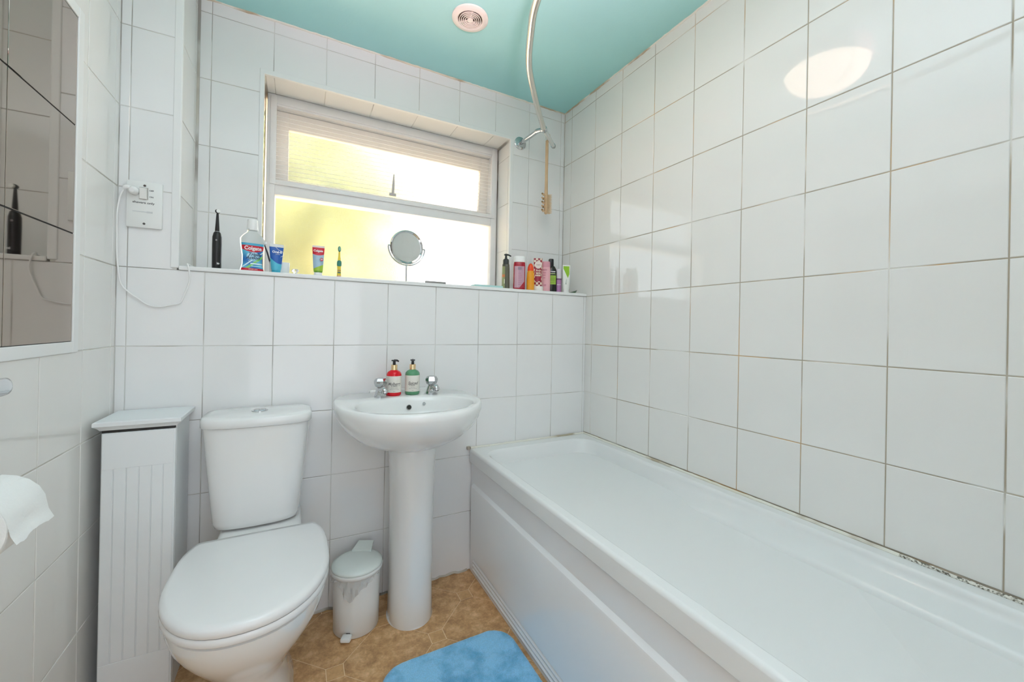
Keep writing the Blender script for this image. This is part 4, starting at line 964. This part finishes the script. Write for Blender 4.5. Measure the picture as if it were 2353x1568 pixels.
# ------------------------------------------------------------------ bath mat
mtt = thing('bath_mat', 'fluffy sky blue bath mat with rounded corners on the floor', 'rug', (-.865, -.74, 0))
b = bmesh.new(); nx, ny = 96, 150; x0_, x1_, y0_, y1_ = -.225, .222, -.42, .352; rad = .085
V = {}
random.seed(2)
from mathutils import noise as mn
def inside(x, y):
    cx_ = max(x0_+rad, min(x1_-rad, x)); cy_ = max(y0_+rad, min(y1_-rad, y))
    return rad-math.hypot(x-cx_, y-cy_) if (x < x0_+rad or x > x1_-rad) and (y < y0_+rad or y > y1_-rad) else min(x-x0_, x1_-x, y-y0_, y1_-y)
for i in range(nx+1):
    for j in range(ny+1):
        x = x0_+(x1_-x0_)*i/nx; y = y0_+(y1_-y0_)*j/ny; d = inside(x, y)
        if d < 0:
            cx_ = max(x0_+rad, min(x1_-rad, x)); cy_ = max(y0_+rad, min(y1_-rad, y)); l = math.hypot(x-cx_, y-cy_)
            x = cx_+(x-cx_)/l*rad; y = cy_+(y-cy_)/l*rad; d = 0
        h = .020*math.sqrt(min(1, d/.016)*(2-min(1, d/.016))) if d > 0 else 0
        h += (.0014*mn.noise(Vector((x*60, y*60, 0)))+.0022*mn.noise(Vector((x*14, y*14, 3))))*min(1, d/.01)
        V[i, j] = b.verts.new((x, y, max(.0005, h)))
for i in range(nx):
    for j in range(ny): b.faces.new((V[i, j], V[i+1, j], V[i+1, j+1], V[i, j+1]))
bmesh.ops.remove_doubles(b, verts=b.verts[:], dist=1e-5)
def rugmat():
    m = bpy.data.materials.new('blue_plush'); m.use_nodes = True; t = m.node_tree; p = t.nodes['Principled BSDF']
    p.inputs['Roughness'].default_value = .95; p.inputs['Sheen Weight'].default_value = .6; p.inputs['Specular IOR Level'].default_value = .1
    tc = t.nodes.new('ShaderNodeTexCoord')
    n = t.nodes.new('ShaderNodeTexNoise'); n.inputs['Scale'].default_value = 11; n.inputs['Detail'].default_value = 6; n.inputs['Roughness'].default_value = .62; n.inputs['Distortion'].default_value = .1
    n2 = t.nodes.new('ShaderNodeTexNoise'); n2.inputs['Scale'].default_value = 330; n2.inputs['Detail'].default_value = 3
    for k in (n, n2): t.links.new(tc.outputs['Object'], k.inputs['Vector'])
    r = t.nodes.new('ShaderNodeValToRGB'); e = r.color_ramp.elements; e[0].position = .36; e[0].color = (.085, .36, .62, 1); e[1].position = .56; e[1].color = (.25, .60, .90, 1)
    t.links.new(n.outputs['Fac'], r.inputs['Fac'])
    mr = t.nodes.new('ShaderNodeMapRange'); mr.inputs['To Min'].default_value = .72; mr.inputs['To Max'].default_value = 1.28; t.links.new(n2.outputs['Fac'], mr.inputs['Value'])
    mx = t.nodes.new('ShaderNodeMix'); mx.data_type = 'RGBA'; mx.blend_type = 'MULTIPLY'; mx.inputs[0].default_value = 1
    t.links.new(r.outputs['Color'], mx.inputs[6]); t.links.new(mr.outputs['Result'], mx.inputs[7]); t.links.new(mx.outputs[2], p.inputs['Base Color'])
    b = t.nodes.new('ShaderNodeBump'); b.inputs['Strength'].default_value = .6; b.inputs['Distance'].default_value = .003
    t.links.new(n2.outputs['Fac'], b.inputs['Height']); t.links.new(b.outputs['Normal'], p.inputs['Normal']); return m
obj('pile', b, rugmat(), mtt, True)

# ------------------------------------------------------------------ toilet roll and holder, towel rail
tr_ = thing('toilet_roll', 'white toilet roll with a loose sheet hanging, at the left edge', 'toilet roll', (-1.755, -.745, .77))
M_paper = mat('tissue', (.84, .85, .83), .9, bump=.15, bscale=300)
b = bmesh.new(); n = 48
def yring(r, y, n=48): return [(r*math.cos(2*PI*i/n), y, r*math.sin(2*PI*i/n)) for i in range(n)]
b = loft([yring(.020, -.055), yring(.057, -.055), yring(.058, -.053), yring(.058, .053), yring(.057, .055), yring(.020, .055), yring(.020, -.055)], False, False); bmesh.ops.remove_doubles(b, verts=b.verts[:], dist=1e-6); bmesh.ops.recalc_face_normals(b, faces=b.faces[:])
obj('roll', b, M_paper, tr_, 40)
obj('core', loft([yring(.0195, -.0545), yring(.0195, .0545), yring(.017, .0545), yring(.017, -.0545), yring(.0195, -.0545)], False, False), mat('card', (.45, .36, .25), .9), tr_, 40)
rows_ = [(.0585*math.cos(a), .0585*math.sin(a)) for a in (1.5, 1.2, .9, .6, .3, .05)]+[(.0605, -.008), (.064, -.016), (.0675, -.024)]
b = bmesh.new(); vv = []
for k, (x, z) in enumerate(rows_):
    r_ = []
    for i in range(15):
        y = -.054+.108*i/14; jz = random.uniform(-.0015, .0015) if k == len(rows_)-1 else 0
        r_.append(b.verts.new((x+.0015*math.sin(i*.7)*(k/9), y, z+jz+(.004*math.sin(i/14*PI) if k >= 7 else 0))))
    vv.append(r_)
for r1, r2 in zip(vv, vv[1:]):
    for i in range(14): b.faces.new((r1[i], r1[i+1], r2[i+1], r2[i]))
obj('loose_sheet', b, M_paper, tr_, True)
th_ = thing('roll_holder', 'chrome toilet roll holder fixed on the left wall', 'holder', (XL, -.815, .77))
obj('wall_plate', tube([(0, 0, 0), (.008, 0, 0)], .022, 24), M_chrome, th_, 40)
obj('arm', tube(spline([(.005, 0, 0), (.045, 0, 0), (.063, .004, 0), (.065, .015, 0), (.065, .128, 0)], 5), .006, 10), M_chrome, th_, True)
tw = thing('towel_bar', 'chrome towel bar end above the toilet roll on the left wall', 'towel rail', (XL, -.600, .965))
obj('bar', loft([[(.030+.010*math.cos(2*PI*i/20)*k, y, .017*math.sin(2*PI*i/20)*k) for i in range(20)] for y, k in ((.012, .3), (.010, .7), (.004, .95), (-.01, 1), (-.60, 1), (-.61, .5))]), mat('chrome_bright', (.78, .80, .82), .16, metal=1), tw, 60)
for y in (-.03, -.57): obj('post', tube([(0, y, 0), (.028, y, 0)], .011, 16), M_chrome, tw, True)
